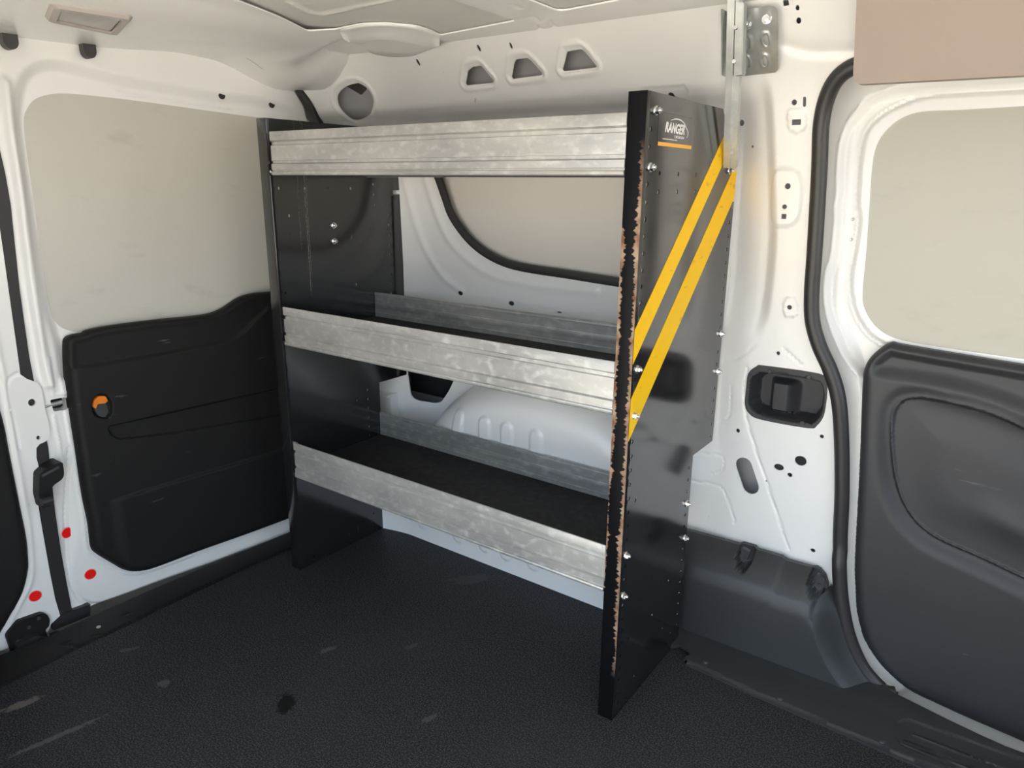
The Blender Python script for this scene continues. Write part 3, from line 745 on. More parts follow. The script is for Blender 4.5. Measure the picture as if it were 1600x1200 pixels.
# taupe panel hanging top right
tpz = [hit(1345, y_, 1, lambda u, v: 0*u+.285) for y_ in (0, 120)]
x0 = tpz[0][0]; zb = at(1365, 131, 1, .285)[2]
bm = bmesh.new()
pts = rounded([(x0, 1.40), (x0+.004, zb+.001), (2.3, zb-.012), (2.3, 1.40)], .016, 6)
prism(bm, pts, lambda u, v, t: (u, .285+t-(v-zb)*.30, v), .022)
bmesh.ops.bevel(bm, geom=[e for e in bm.edges if e.calc_length() > .0 and len(e.link_faces) == 2 and abs(e.calc_face_angle(0)) > 1.0], offset=.009, segments=4, affect='EDGES')
op = bmobj('overhead_panel', bm, M_TAUPE)
tag(op, 'taupe plastic panel with a rounded corner hanging at the top over the sliding door', 'panel')

# ================================================================== CEILING
def zc(q, z=1.362): return at(*q, 2, z)
ZC = 1.335
HT = table([(-.35, 1.306), (-.2, 1.306), (-.05, 1.307), (.04, 1.310), (.12, 1.317), (.18, 1.326), (.225, 1.334), (.25, ZC), (2.6, ZC+.001)])
def f_ceil0(u, v):
    z = HT(u)
    k = sm((.10-u)/.22)
    z = z+.012*gau(v+.06, .12)*k-.045*sm((v-.02)/.19)*sm((.13-u)/.14)
    z = z+.075*sm((v-.07)/.13)*sm((u+.12)/.17)
    return np.minimum(z, ZC+.0005)
arc = atl([(480, 43), (524, 46), (545, 42), (567, 38), (605, 37), (652, 42), (672, 48), (688, 56)], 2, ZC)
eB, eC, eD = atl([(807, 33), (874, 19), (985, -2)], 2, ZC)
dents = [atl(l, 2, ZC) for l in ([(835, 28), (845, 36), (852, 32)], [(856, 32), (866, 44)], [(800, 8), (812, 14)], [(836, 40), (848, 50)])]
def f_ceil(u, v):
    z = f_ceil0(u, v)
    for l in dents: z = z+.003*gau(pdist(u, v, l, False), .005)
    return z
xr = atl([(345, -8)], 2, ZC)[0]
H1 = [(xr[0], -1.0), xr]+arc+[eB, (eB[0]+.02, -1.0)]
H2 = [(eC[0]+.03, -1.0), eC, eD, (2.3, eD[1]-.10), (2.3, -1.0)]
slits = [stadium(*[tuple(zc(q, 1.300)[:2]) for q in l], .0022, 3) for l in ([(128, 54), (136, 55)], [(308, 85), (315, 86)], [(386, 98), (410, 103)], [(794, 4), (798, 6)])]
lamp_c = [hit(*q, 2, f_ceil0, 1.31) for q in ((69, 27), (78, 3), (209, 24), (184, 51))]
ce = sheet('ceiling', [(-.35, -1.10), (2.45, -1.10), (2.45, .30), (-.35, .30)], [rounded(H1, .008, 2), rounded(H2, .02, 3)]+slits[:3], f_ceil, 2, M_WHITE, fine=.006, skirt=.003)
tag(ce, kind='structure')
ribc = atl([(455, 6), (480, 18), (500, 22), (520, 19), (607, 0), (700, -22)], 2, ZC+.006)
def f_roof(u, v):
    z = ZC+.005+0*u+.012*sm((.05-v)/.6)
    d = pdist(u, v, ribc, False); z = z-.004*gau(d, .007)
    return z
o = sheet('ceiling_roof_skin', [(-.12, -1.02), (2.35, -1.02), (2.35, .34), (-.12, .34)], [], f_roof, 2, M_ROOF, fine=.008, skirt=.002); tag(o, kind='structure')
# curved corner gusset between header and side rail
def wfun(u, v): return wall_base(u, v)
upx = [(524, 46), (545, 42), (567.5, 38), (588, 37), (605, 37), (630, 39), (652, 42), (672, 48), (688, 56)]
lpx = [(536, 61), (555, 67), (580, 61), (596, 59.5), (611, 60), (630, 63), (648, 67), (668, 73), (687, 70)]
bpx = [(537, 62), (555, 69), (580, 82), (596, 86), (611, 88), (630, 88), (647, 86), (668, 78), (688, 71)]
U3 = [at(*q, 2, ZC+.001) for q in upx]; W3 = [hit(*q, 1, wfun, .30) for q in bpx]
L3 = []
for a, q, b, ub in zip(U3, lpx, W3, upx):
    L3.append(at(*q, 2, ZC-.012))
def dens(P, n=4): return [np.array(q) for q in catmull([tuple(p) for p in P], False, n)] if len(P[0]) == 3 else P
U3, L3, W3 = dens(U3), dens(L3), dens(W3)
V = []; Fc = []; n = len(U3)
rows = [U3]
for t in (.25, .5, .75): rows.append([a*(1-t)+b*t+np.array([0, 0, .004*math.sin(t*math.pi)]) for a, b in zip(U3, L3)])
rows.append(L3)
for t in (.08, .35, .7, 1.0): rows.append([a*(1-t)+b*t for a, b in zip(L3, W3)])
for r in rows: V += [tuple(q) for q in r]
for i in range(len(rows)-1):
    for j in range(n-1): Fc.append((i*n+j, i*n+j+1, (i+1)*n+j+1, (i+1)*n+j))
o = make('ceiling_corner_gusset', V, Fc, M_WHITE, smooth=True, sharp=40)
so = o.modifiers.new('t', 'SOLIDIFY'); so.thickness = .0015
tag(o, kind='structure')

# interior lamp in the header
lc = np.mean(lamp_c, 0)
lamp = empty('interior_lamp', tuple(lc)); tag(lamp, 'rectangular courtesy lamp with a frosted grey lens in the rear header', 'interior light')
q2 = [tuple(q[:2]) for q in lamp_c]
hz = float(f_ceil0(np.array([lc[0]]), np.array([lc[1]]))[0])
def lz(u, v): return float(f_ceil0(np.array([u]), np.array([v]))[0])
bm = bmesh.new()
outer = rounded(q2, .016, 5)
cxl, cyl_ = np.mean([q[0] for q in outer]), np.mean([q[1] for q in outer])
def ring(s, dz): return [bm.verts.new((cxl+(u-cxl)*s-lc[0], cyl_+(v-cyl_)*s-lc[1], lz(u, v)-dz-lc[2])) for u, v in outer]
r0, r1, r2 = ring(1, -.004), ring(1, .002), ring(.93, .0075)
a, b = np.array(q2[0]), np.array(q2[1])
inn = [(cxl+(u-cxl)*.74, cyl_+(v-cyl_)*.74) for u, v in q2]
inr = rounded(inn, .006, 5)
r3_ = [bm.verts.new((u-lc[0], v-lc[1], lz(u, v)-.0078-lc[2])) for u, v in inr]
r4_ = [bm.verts.new((u-lc[0], v-lc[1], lz(u, v)-.0040-lc[2])) for u, v in inr]
for A_, B_ in ((r0, r1), (r1, r2), (r2, r3_), (r3_, r4_)):
    for i in range(len(A_)): bm.faces.new([A_[i], A_[(i+1) % len(A_)], B_[(i+1) % len(A_)], B_[i]])
bmobj('lamp_housing', bm, M_LAMP, lamp)
bm = bmesh.new(); le = [(cxl+(u-cxl)*.70, cyl_+(v-cyl_)*.70) for u, v in q2]; le = rounded(le, .006, 5)
vs = [bm.verts.new((u-lc[0], v-lc[1], lz(u, v)-.0045-lc[2])) for u, v in le]; c0 = bm.verts.new((cxl-lc[0], cyl_-lc[1], lz(cxl, cyl_)-.0085-lc[2]))
for i in range(len(vs)): bm.faces.new([vs[i], vs[(i+1) % len(vs)], c0])
bmobj('lamp_lens', bm, M_LENS, lamp)

# ================================================================== REAR DOORS
def gx(v_y): return -.215-.115*(.12-v_y)
RD = lambda y, z: gx(y)
def rdl(pts, g=-.25): return hitl(pts, 0, RD, g)
plugL = [(430, 185), (400, 182), (320, 171), (250, 161), (180, 152), (120, 146), (88, 146), (62, 153), (48, 168), (42, 190), (47, 240), (57, 310), (66, 380), (76, 450), (84, 490), (98, 511), (118, 519), (135, 520)]
PL = catmull(rdl(plugL), False, 4); PLC = PL+[(.30, .60), (.30, 1.19)]
sho = [(470, 175), (400, 158), (330, 150), (250, 136), (180, 124), (130, 110), (90, 102), (62, 104), (42, 118), (32, 145), (29, 180), (35, 240), (46, 310), (60, 400), (75, 480), (92, 540), (99, 590)]
SH = catmull(rdl(sho), False, 4); SHC = SH+[(.40, SH[-1][1]-.3), (.40, SH[0][1])]
trimL = [(470, 452), (420, 456), (398, 458), (375, 464), (350, 480), (330, 489), (300, 494), (240, 500), (170, 509), (135, 516), (128, 520), (112, 523), (102, 528), (99, 540), (101, 590), (108, 650), (116, 700), (126, 770), (135, 812), (138, 835), (141, 855), (150, 865), (175, 880), (190, 888), (210, 890), (240, 883), (300, 860), (380, 832), (450, 806)]
TL = catmull(rdl(trimL, -.235), False, 4)
TLC = TL+[(.34, TL[-1][1]-.02), (.34, TL[0][1])]
edgeL = [(3, 60), (10, 150), (20, 240), (36, 340), (50, 430), (62, 510), (74, 580)]
rid = catmull(rdl([(8, 130), (16, 200), (30, 290), (42, 390), (55, 480), (66, 550), (76, 600)]), False, 4)
low = rounded(rdl([(118, 790), (104, 740), (96, 770), (88, 800), (100, 870), (112, 925), (135, 944), (165, 942), (300, 893), (480, 828)]), .03)
LOWL = catmull(rdl([(108, 700), (104, 780), (106, 860), (110, 905), (122, 932), (146, 944), (180, 936), (260, 906), (360, 870), (470, 830)]), False, 4)
pock = catmull(rdl([(93, 765), (104, 770), (112, 800), (112, 850), (106, 880), (96, 860), (84, 810)]), True, 4)
latchhole = rounded(rdl([(78, 625), (104, 620), (108, 637), (100, 641), (84, 643)]), .004, 3)
groL = [(catmull(rdl([(75, 560), (82, 610), (86, 617), (103, 613)]), False, 4)), (catmull(rdl([(84, 650), (92, 690), (100, 740)]), False, 4)),
        catmull(rdl([(188, 144), (260, 155), (368, 168)]), False, 4)]
lipL = catmull(rdl([(96, 590), (104, 650), (112, 700), (122, 765), (130, 810), (134, 850), (142, 868), (172, 886), (192, 894), (212, 896), (240, 889), (300, 867)]), False, 4)
def f_rd(u, v):
    x = gx(u)
    s = sd(u, v, SHC); x = x-.016*sm(.5-s/.03)
    x = x+.010*gau(pdist(u, v, rid, False), .010)
    for g in groL: x = x+.0025*gau(pdist(u, v, g, False), .004)
    d = pdist(u, v, LOWL, False); x = x-.006*gau(d, .004)
    x = x-.007*sm(.5-sd(u, v, pock)/.035)
    x = x+.003*gau(pdist(u, v, lipL, False), .004)
    s2 = sm((-.36-u)/.05)*sm((v-.62)/.05)*sm((1.25-v)/.1)
    x = x-.012*s2*sm((sd(u, v, SHC))/.02)*0
    return x
gap_r = rdl([(-55, 60), (-25, 170), (-3, 260), (3, 310), (14, 400), (21, 450), (28, 500), (36, 570), (51, 640), (63, 700), (74, 800), (84, 860), (93, 910), (102, 955), (106, 975)], -.26)
D1O = [(gap_r[0][0], 1.33)]+gap_r+[(gap_r[-1][0]+.004, .0), (.31, -.02), (.33, .3), (.34, 1.0), (.30, 1.18), (.22, 1.30), (.05, 1.33)]
for i, g in enumerate(gap_r): pass
d1 = sheet('door_1', D1O, [latchhole, PLC[:-2]+[(.285, .60), (.285, 1.19)]], f_rd, 0, M_WHITE, fine=.005, thr=1.2e-5, coarse=.02, skirt=.03)
tag(d1, kind='structure')
bm = bmesh.new(); prism(bm, PLC, lambda u, v, t: (gx(u)-.017-t, u, v), .006)
o = bmobj('window_blank', bm, M_BOARD, d1); o['label'] = 'scuffed beige board closing the rear door window'
crL = catmull(rdl([(100, 575), (200, 560), (330, 536), (365, 524), (390, 500), (412, 480)], -.235), False, 4)
CR = table([(a, b) for a, b in crL]+[(.34, crL[-1][1]+.05)])
hd = rounded(rdl([(160, 664), (250, 644), (460, 598), (470, 640), (250, 676), (178, 683), (168, 678)], -.235), .01)
lw = rdl([(172, 774), (250, 750), (330, 727), (460, 690)], -.235); LW = table([(a, b) for a, b in lw])
ot_c = hit(148, 634, 0, lambda y, z: gx(y)+.02, -.24)
okn = [(137, 634), (139, 620), (147, 614), (158, 615), (166, 625), (167, 640), (161, 650), (150, 650), (141, 645)]
OK_ = catmull(rdl(okn, -.235), True, 3)
def f_tl(u, v):
    s = -sd(u, v, TLC); q = np.clip(s/.02, 0, 1)
    x = gx(u)+.006+.020*np.sqrt(np.clip(1-(1-q)**2, 0, 1))
    x = x-.008*sm((v-CR(u)+.004)/.012)*sm(s/.02)
    h_ = sd(u, v, hd); x = x-.009*sm(.5-h_/.005)*sm((hd[0][1]+.15-v)/.1)
    x = x+.006*sm((LW(u)-v)/.010)*sm((u+.36)/.03)
    x = x-.010*sm(.5-sd(u, v, OK_)/.005)
    return x
o = sheet('door_trim_panel', TLC, [], f_tl, 0, M_BLACKP, d1, fine=.0035, skirt=.012)
# release latch with orange tab
bm = bmesh.new(); lk = rdl([(139, 634), (141, 628), (158, 627), (161, 640), (156, 649), (148, 648), (142, 642)], -.235)
prism(bm, rounded(lk, .006), lambda u, v, t: (gx(u)+.026-t, u, v), .012)
bmobj('release_latch', bm, M_GREYP, o)
bm = bmesh.new(); lk = rdl([(137, 632), (139, 622), (146, 616), (156, 616), (160, 623), (156, 627), (144, 628), (141, 636)], -.235)
prism(bm, rounded(lk, .003), lambda u, v, t: (gx(u)+.0275-t, u, v), .012)
q = bmobj('release_tab', bm, M_ORANGE, o); q['label'] = 'orange release tab'
# latch pin in the rectangular hole
p = hit(90, 632, 0, RD, -.26); bm = bmesh.new(); cyl(bm, (p[0]-.006, p[1]-.03, p[2]+.0), (0, 1, .05), .005, .042, 14)
bmobj('latch_pin', bm, M_GALV, d1)
bm = bmesh.new(); box(bm, (p[0]-.06, p[1]-.05, p[2]-.03), (p[0]-.035, p[1]+.05, p[2]+.03)); bmobj('latch_pocket', bm, M_DARK, d1)
# small black hole plugs on the upper frame
for q in ((347, 149), (425, 163)):
    p = hit(*q, 0, f_rd, -.25); bm = bmesh.new(); cyl(bm, (p[0]-.001, p[1], p[2]), (1, 0, 0), .0095, .0025, 20, .008); bmobj('hole_plug', bm, M_RUBBER, d1)
def stickers(pts, parent, f):
    for (x, y, a, b, rot) in pts:
        c = hit(x, y, 0, f, -.26); R_st = .0125
        bm = bmesh.new()
        U_s = c[1]+np.array([0, .008, -.008, 0, 0]); V_s = c[2]+np.array([0, 0, 0, .008, -.008]); X_s = f(U_s, V_s)
        gy, gz = -(X_s[1]-X_s[2])/.016, -(X_s[3]-X_s[4])/.016; kk = 1.0
        big = max(abs(gy), abs(gz)) > .2 or y < 850
        nv = (Vector((1, .15, 0)) if big else Vector((1, gy, gz))).normalized(); c0_ = Vector((c[0], c[1], c[2]))+nv*(.0095 if big else .0006)
        cyl(bm, c0_, nv, R_st*1.12, .0006, 28, mi=1); cyl(bm, c0_+nv*.0006, nv, R_st, .0005, 28)
        o = bmobj('sticker', bm, [M_RED, M_REDE], parent); o['label'] = 'round red sticker'
stickers([(141, 897, 0, 0, 0), (101, 831, 0, 0, 0)], d1, f_rd)

# second (left) rear door, lapping over the first
LD = lambda y, z: gx(y)+.012
def ldl(pts, g=-.26): return hitl(pts, 0, LD, g)
ld_r = [(-60, 60), (-30, 160), (-10, 290), (6, 400), (20, 500), (32, 585), (42, 592), (56, 597), (64, 604), (68, 625), (72, 645), (76, 660), (78, 672), (77, 684), (71, 690), (62, 694), (57, 700), (57, 715), (63, 740), (58, 760), (60, 790), (64, 815), (70, 850), (78, 895), (86, 935), (94, 962), (80, 975), (76, 985)]
LR = ldl(ld_r)
D2O = [(LR[0][0], 1.33)]+LR+[(LR[-1][0], -.02), (-1.1, -.02), (-1.1, 1.33)]
ltrim = ldl([(-40, 520), (-20, 580), (3, 655), (12, 700), (20, 740), (30, 790), (40, 840), (43, 875), (42, 893), (34, 925), (18, 955), (2, 983), (-30, 1040)])
LTC = catmull(ltrim, False, 4)+[(-1.05, .06), (-1.05, .75), (ltrim[0][0], .75)]
latch = rounded(ldl([(7, 993), (9, 985), (25, 968), (62, 955), (70, 957), (74, 965), (73, 975), (67, 981), (70, 990), (75, 1000), (74, 1004), (20, 1030)]), .004, 3)
lvl = catmull(ldl([(-60, 330), (-20, 480), (0, 560), (14, 640), (24, 700), (36, 770), (46, 830), (50, 885), (46, 915), (30, 945), (10, 985)]), False, 4)
plt = catmull(ldl([(34, 583), (22, 586), (12, 597), (13, 620), (24, 670), (29, 700)]), False, 4)
def f_ld(u, v):
    x = LD(u, v)+0*u
    x = x+.004*gau(pdist(u, v, lvl, False), .006)-.0025*gau(pdist(u, v, plt, False), .004)
    return x
lh = [ellipse(ldl([(50, 629)])[0], .0075, .0085, 12), ellipse(ldl([(60, 684)])[0], .004, .005, 10)]
d2 = sheet('door_2', D2O, lh, f_ld, 0, M_WHITE, fine=.004, skirt=.03); tag(d2, kind='structure')
def f_lt(u, v):
    s = -sd(u, v, LTC); q = np.clip(s/.02, 0, 1); return LD(u, v)+.004+.016*np.sqrt(np.clip(1-(1-q)**2, 0, 1))
sheet('door_trim_panel', LTC, [], f_lt, 0, M_BLACKP, d2, fine=.008, skirt=.01)
stickers([(55, 931, 0, 0, 0)], d2, f_ld)
# black backing behind the gap, so the door gap shows the rubber edge seal
gs = rdl([(-60, 60), (-28, 180), (-7, 270), (2, 320), (16, 450), (23, 500), (32, 560), (48, 640), (62, 700), (73, 800), (82, 860), (91, 910), (100, 955)], -.27)
tag(tube('trim_6', [(gx(u)+.003, u, v) for u, v in gs]+[(gx(gs[-1][0])+.003, gs[-1][0]-.004, .005)], [(-.015, -.004), (-.015, .004), (.015, .004), (.015, -.004)], (1, 0, 0), M_RUBBER), kind='structure')
# check strap catch between the doors
ks = empty('door_latch', tuple(hit(80, 750, 0, RD, -.25))); tag(ks, 'black moulded catch sticking out between the two rear doors', 'latch')
ko = Vector(ks.location)
bm = bmesh.new()
pp = hitl([(62, 742), (74, 731), (90, 724), (98, 722), (100, 735), (100, 744), (96, 750), (84, 758), (78, 768), (80, 775), (82, 785), (80, 790), (66, 795), (61, 775)], 0, lambda y, z: gx(y)+.045, -.22)
prism(bm, rounded(pp, .004, 3), lambda u, v, t: (gx(u)+.045-t, u, v), .045)
shift(bmobj('catch_body', bm, M_BLACKP, ks), ko)
bm = bmesh.new(); p = at(65, 785, 0, -.215); q = at(81, 781, 0, -.215); cyl(bm, p, tuple(q-p), .009, float(np.linalg.norm(q-p)), 18)
shift(bmobj('catch_roller', bm, M_RUBBER, ks), ko)
bm = bmesh.new(); p = at(66, 744, 0, -.206); q = at(92, 730, 0, -.206); cyl(bm, p, tuple(q-p), .003, float(np.linalg.norm(q-p)), 10)
shift(bmobj('catch_rib', bm, M_GREYP, ks), ko)
# lower lock mechanism of the left door
lk = empty('door_lock', tuple(hit(45, 995, 0, LD, -.25))); tag(lk, 'black steel lock mechanism bolted to the foot of the left rear door', 'lock')
lo_ = Vector(lk.location)
bm = bmesh.new(); prism(bm, latch, lambda u, v, t: (LD(u, v)+.014-t, u, v), .014)
shift(bmobj('lock_plate', bm, M_BLACKP, lk), lo_)
bm = bmesh.new(); pp = ldl([(18, 1000), (48, 985), (74, 992), (76, 1004), (60, 1012), (20, 1028)])
prism(bm, rounded(pp, .003, 2), lambda u, v, t: (LD(u, v)+.034-t, u, v), .022)
shift(bmobj('lock_body', bm, M_DARK, lk), lo_)
for q in ((45, 980), (28, 1002), (57, 992), (60, 966)):
    p = hit(*q, 0, lambda y, z: LD(y, z)+.014, -.25); bm = bmesh.new(); cyl(bm, (p[0], p[1], p[2]), (1, 0, 0), .0042, .003, 8)
    shift(bmobj('screw', bm, M_GREYP2, lk), lo_)
bm = bmesh.new(); pp = rdl([(77, 990), (90, 985), (96, 995), (80, 1002)], -.26)
prism(bm, pp, lambda u, v, t: (gx(u)+.05-t, u, v), .05); shift(bmobj('striker', bm, M_DARK, lk), lo_)
# rubber buffers at the head of the doors
for q, w_, lab in (((16, 62), .0135, 'black rubber buffer at the top left of the rear header'), ((140, 77), .0125, 'black rubber buffer below the courtesy lamp')):
    p = hit(*q, 0, lambda y, z: gx(y)+.03, -.22)
    bm = bmesh.new(); prism(bm, [(u, v) for u, v in [(p[1]-w_, p[2]+.03), (p[1]+w_, p[2]+.03)]+[(p[1]+w_*math.cos(t), p[2]-.002+.016*math.sin(t)) for t in [-i*math.pi/12 for i in range(13)]]][::-1], lambda u, v, t: (gx(u)+.032-t, u, v), .02)
    bmesh.ops.bevel(bm, geom=[e for e in bm.edges if len(e.link_faces) == 2 and e.calc_face_angle(0) > 1.2], offset=.004, segments=3, affect='EDGES')
    o = bmobj('rubber_buffer', bm, M_RUBBER); tag(o, lab, 'buffer')
# hinge-side seal of the right rear door
sl = hitl([(452, 128), (466, 138), (478, 152), (490, 170), (500, 188), (508, 210), (514, 240)], 1, wall_base, .3)
s3 = [(u, float(wall_base(np.array([u]), np.array([v]))[0])-.001, v) for u, v in sl]
p0 = s3[0]
s3 = s3+[(s3[-1][0], s3[-1][1]+.015, .9), (s3[-1][0], s3[-1][1]+.02, .4), (s3[-1][0], s3[-1][1]+.02, .0)]
s3 = catmull(s3, False, 4)
tag(tube('trim_7', s3, [(-.008, 0), (-.007, .006), (0, .008), (.007, .006), (.008, 0), (0, -.01)], (0, -1, 0), M_RUBBER), kind='structure')
# sill plate along the rear doors
sb = atl([(-60, 1050), (0, 1024), (60, 1002), (140, 964), (240, 920), (340, 878), (449, 833)], 2, .004)
si = atl([(-60, 1098), (0, 1072), (60, 1043), (120, 1012), (200, 975), (300, 925), (449, 858)], 2, .004)
OS = [(sb[0][0]-.03, -1.1)]+[(u-.001, v) for u, v in sb]+[(sb[-1][0]+.002, .34), (si[-1][0], .34)]+si[::-1]+[(si[0][0]+.0, -1.1)]
scall = [rounded(atl(l, 2, .004), .015, 4) for l in ([(95, 1006), (140, 1012), (160, 990)], [(190, 960), (215, 972), (255, 948)], [(330, 915), (350, 925), (375, 905)])]
def f_sill(u, v):
    z = .001+.003*sm((pdist(u, v, si, False))/.008)+0*u
    for l in scall: z = z-.0025*gau(pdist(u, v, l, False), .004)
    return z
ss = sheet('trim_8', OS, [], f_sill, 2, M_TRIMP if False else M_BLACKP, fine=.006, skirt=.01, flip=-1); tag(ss, kind='structure')
p = at(154, 979, 2, .01); bm = bmesh.new(); cyl(bm, (p[0], p[1], .008), (0, 0, 1), .005, .002, 12); bmobj('screw', bm, M_GALV, ss)
# black corner piece under the seal
bm = bmesh.new(); pp = [hit(x, y, 0, lambda a, b: gx(a)+.012, -.25) for x, y in ((82, 968), (110, 955), (141, 944), (141, 962), (84, 985))]
vs = [bm.verts.new(tuple(p)) for p in pp]; vb = [bm.verts.new((p[0]-.015, p[1], p[2])) for p in pp]
bm.faces.new(vs); bm.faces.new(vb[::-1])
for i in range(5): bm.faces.new([vs[i], vb[i], vb[(i+1) % 5], vs[(i+1) % 5]])
tag(bmobj('trim_9', bm, M_RUBBER), kind='structure')

# ================================================================== SHELVING UNIT
L, W, D2_, D1_, H = .9627, .0326, .322, .436, 1.168
unit = empty('shelving_unit', (0, 0, 0))
tag(unit, 'black steel van shelving unit with three aluminium-lipped shelves and yellow-striped end panel', 'shelving unit')
def bolt(parent, p, ax=(1, 0, 0), s=1.0, name='bolt'):
    bm = bmesh.new(); a = Vector(ax)
    cyl(bm, p, ax, .0080*s, .0018*s, 20, .0076*s); cyl(bm, Vector(p)+a*.0018*s, ax, .0062*s, .0052*s, 6, .0058*s, rot=.4); cyl(bm, Vector(p)+a*.006*s, ax, .0036*s, .0045*s, 12, .003*s)
    return bmobj(name, bm, M_ZINC, parent)
def end_panel(x0, holes, label, worn):
    out = [(.001, .001), (D2_, .001), (D2_, .464), (D1_, .464), (D1_, .995), (.404, .995), (.404, 1.006), (D1_, 1.006), (D1_-.002, 1.055), (.329, H), (.001, H)]
    def fx(u, v): return x0-(.0012 if x0 == 0 else 0)*gau(u-.40, .0016)*sm((v-.465)/.01)*sm((.998-v)/.01)-.0016*sm((.004-u)/.004)
    o = sheet('end_panel', out, [ellipse((a, b), .0034, .0040, 10) for a, b in holes], fx, 0, M_STEELL if x0 == 0 else M_STEEL, unit, coarse=.06, fine=.01, skirt=.0018, thr=1e-4)
    o['label'] = label
    bm = bmesh.new()
    box(bm, (-W, -.0008, 0), (0, .0010, H), .0007)
    box(bm, (-W, 0, 0), (-W+.0016, .014, H), .0005)
    fl = bmobj('front_flange', bm, worn, o); fl.location = (x0, 0, 0)
    bm = bmesh.new(); box(bm, (x0-W, .001, H-.0016), (x0-.0005, .326, H)); bmobj('top_flange', bm, M_STEEL, o)
    bm = bmesh.new(); box(bm, (x0-W, .001, .0005), (x0-.0005, D2_-.002, .002)); bmobj('bottom_flange', bm, M_STEEL, o)
    bm = bmesh.new(); box(bm, (x0-W, D2_-.0016, .0025), (x0-.0005, D2_, .462)); bmobj('rear_flange', bm, M_STEEL, o)
    return o
hr = [(.018, .030+.0277*i) for i in range(37)]
hr = [h for h in hr if not (.585 < h[1] < .795) and all(abs(h[1]-b) > .013 for b in (.273, .358, .633, .717, 1.054))]
hr += [(.012, .70), (.018, 1.085), (.019, 1.112)]
hr += [(y, z) for y in (.062, .139, .22) for z in (1.045, 1.015)]
hr += [(.418, .482+.0277*i) for i in range(18) if abs(.482+.0277*i-.63) > .012 and abs(.482+.0277*i-.715) > .012]
hr += [(.304, .025+.0277*i) for i in range(16) if abs(.025+.0277*i-.27) > .012 and abs(.025+.0277*i-.356) > .012]
hr += [(.05, .16), (.16, .155), (.235, .20), (.09, .05), (.045, .46), (.27, .05), (.22, .09)]
pr = end_panel(L, hr, 'glossy black right end panel with two yellow stripes and a maker sticker', M_WORN)
hl = [(y, z) for y in (.024, .1, .174, .249) for z in (1.011, 1.046)]+[(.33, 1.022), (.331, .995), (.333, .968)]
hl += [(.384, .967-.0277*i) for i in range(16)]+[(.276, .452-.0277*i) for i in range(15)]+[(.048, .946), (.253, .758), (.02, .76), (.235, .43), (.27, .04), (.05, .02)]
hl = [h for h in hl if not any(abs(h[0]-q[0])+abs(h[1]-q[1]) < .006 for q in hl if q is not h)]
pl_ = end_panel(0.0, hl, 'black left end panel', M_STEEL)
for y, z in ((.033, 1.141), (.024, 1.054), (.021, .717), (.018, .633), (.018, .358), (.017, .273), (.427, .715), (.427, .63), (.307, .356), (.312, .27), (.393, 1.056)):
    bolt(pr, (L, y, z))
for y, z in ((.184, .918), (.183, .878)): bolt(pl_, (0, y, z))

# yellow stripes
def decal(name, poly, x, m_, parent, t=.0004):
    bm = bmesh.new(); prism(bm, poly, lambda u, v, k: (x+k, u, v), t); return bmobj(name, bm, m_, parent, smooth=False)
s1 = decal('stripe', [(.0015, .7295), (.0015, .7895), (.356, 1.130), (.386, 1.101)], L+.0002, M_YELLOW, pr)
s2 = decal('stripe', [(.0015, .589), (.0015, .667), (.421, 1.066), (D1_-.002, 1.053), (D1_-.001, 1.003)], L+.0002, M_YELLOW, pr)
for s in (s1, s2): s['label'] = 'diagonal yellow stripe'
# maker sticker
def text_mesh(txt, u0, u1, v0, v1, x, m_, parent, shear=.0, rise=.0, bold=.0, depth=.0003, name='lettering'):
    cu = bpy.data.curves.new('lettering', 'FONT'); cu.body = txt; cu.size = 1; cu.offset = bold; cu.resolution_u = 3
    ob = bpy.data.objects.new('tmp', cu); COL.objects.link(ob)
    dg = bpy.context.evaluated_depsgraph_get(); me = bpy.data.meshes.new_from_object(ob.evaluated_get(dg))
    bpy.data.objects.remove(ob); bpy.data.curves.remove(cu)
    xs = [v.co.x for v in me.vertices]; ys = [v.co.y for v in me.vertices]; a, b, c, d = min(xs), max(xs), min(ys), max(ys)
    for v in me.vertices:
        p, q = (v.co.x-a)/(b-a), (v.co.y-c)/(d-c)
        v.co = (x, u0+(u1-u0)*p+shear*(q*(v1-v0)), v0+(v1-v0)*q+rise*p)
    bm = bmesh.new(); bm.from_mesh(me); bpy.data.meshes.remove(me)
    r = bmesh.ops.extrude_face_region(bm, geom=bm.faces[:])
    for g in r['geom']:
        if isinstance(g, bmesh.types.BMVert): g.co.x += depth
    return bmobj(name, bm, m_, parent, smooth=False)
stk = decal('maker_sticker', rounded([(.047, 1.0885), (.186, 1.0885), (.182, 1.1405), (.049, 1.1405)], .002, 2), L+.0002, M_FILM, pr)
stk['label'] = 'transparent maker sticker with white logo lettering'
bm = bmesh.new()
def rectf(u0, v0, u1, v1, mi): box(bm, (L+.0005, u0, v0), (L+.0008, u1, v1), mi=mi)
rectf(.047, 1.0885, .186, 1.0945, 1)
rectf(.047, 1.1400, .183, 1.1408, 0); rectf(.0465, 1.0945, .0475, 1.1405, 0)
bar = bmobj('sticker_bar', bm, [M_FILME, M_AMBER], pr, smooth=False)
text_mesh('RANGER', .071, .152, 1.1105, 1.1275, L+.0006, M_PRINT, pr, shear=.25, rise=-.0005, bold=.035)
text_mesh('DESIGN', .111, .150, 1.1033, 1.1076, L+.0006, M_PRINT, pr, shear=.15)
text_mesh('www.rangerdesign.com', .063, .122, 1.0985, 1.1015, L+.0006, M_PRINT, pr, bold=.02)
ac = catmull([(.092, 1.1305), (.110, 1.1335), (.130, 1.1335), (.148, 1.1290), (.158, 1.1220), (.1655, 1.1175), (.167, 1.1115), (.1635, 1.1060)], False, 5)
wd = [.0006, .0016, .0017, .0016, .0014, .0013, .0012, .0005]
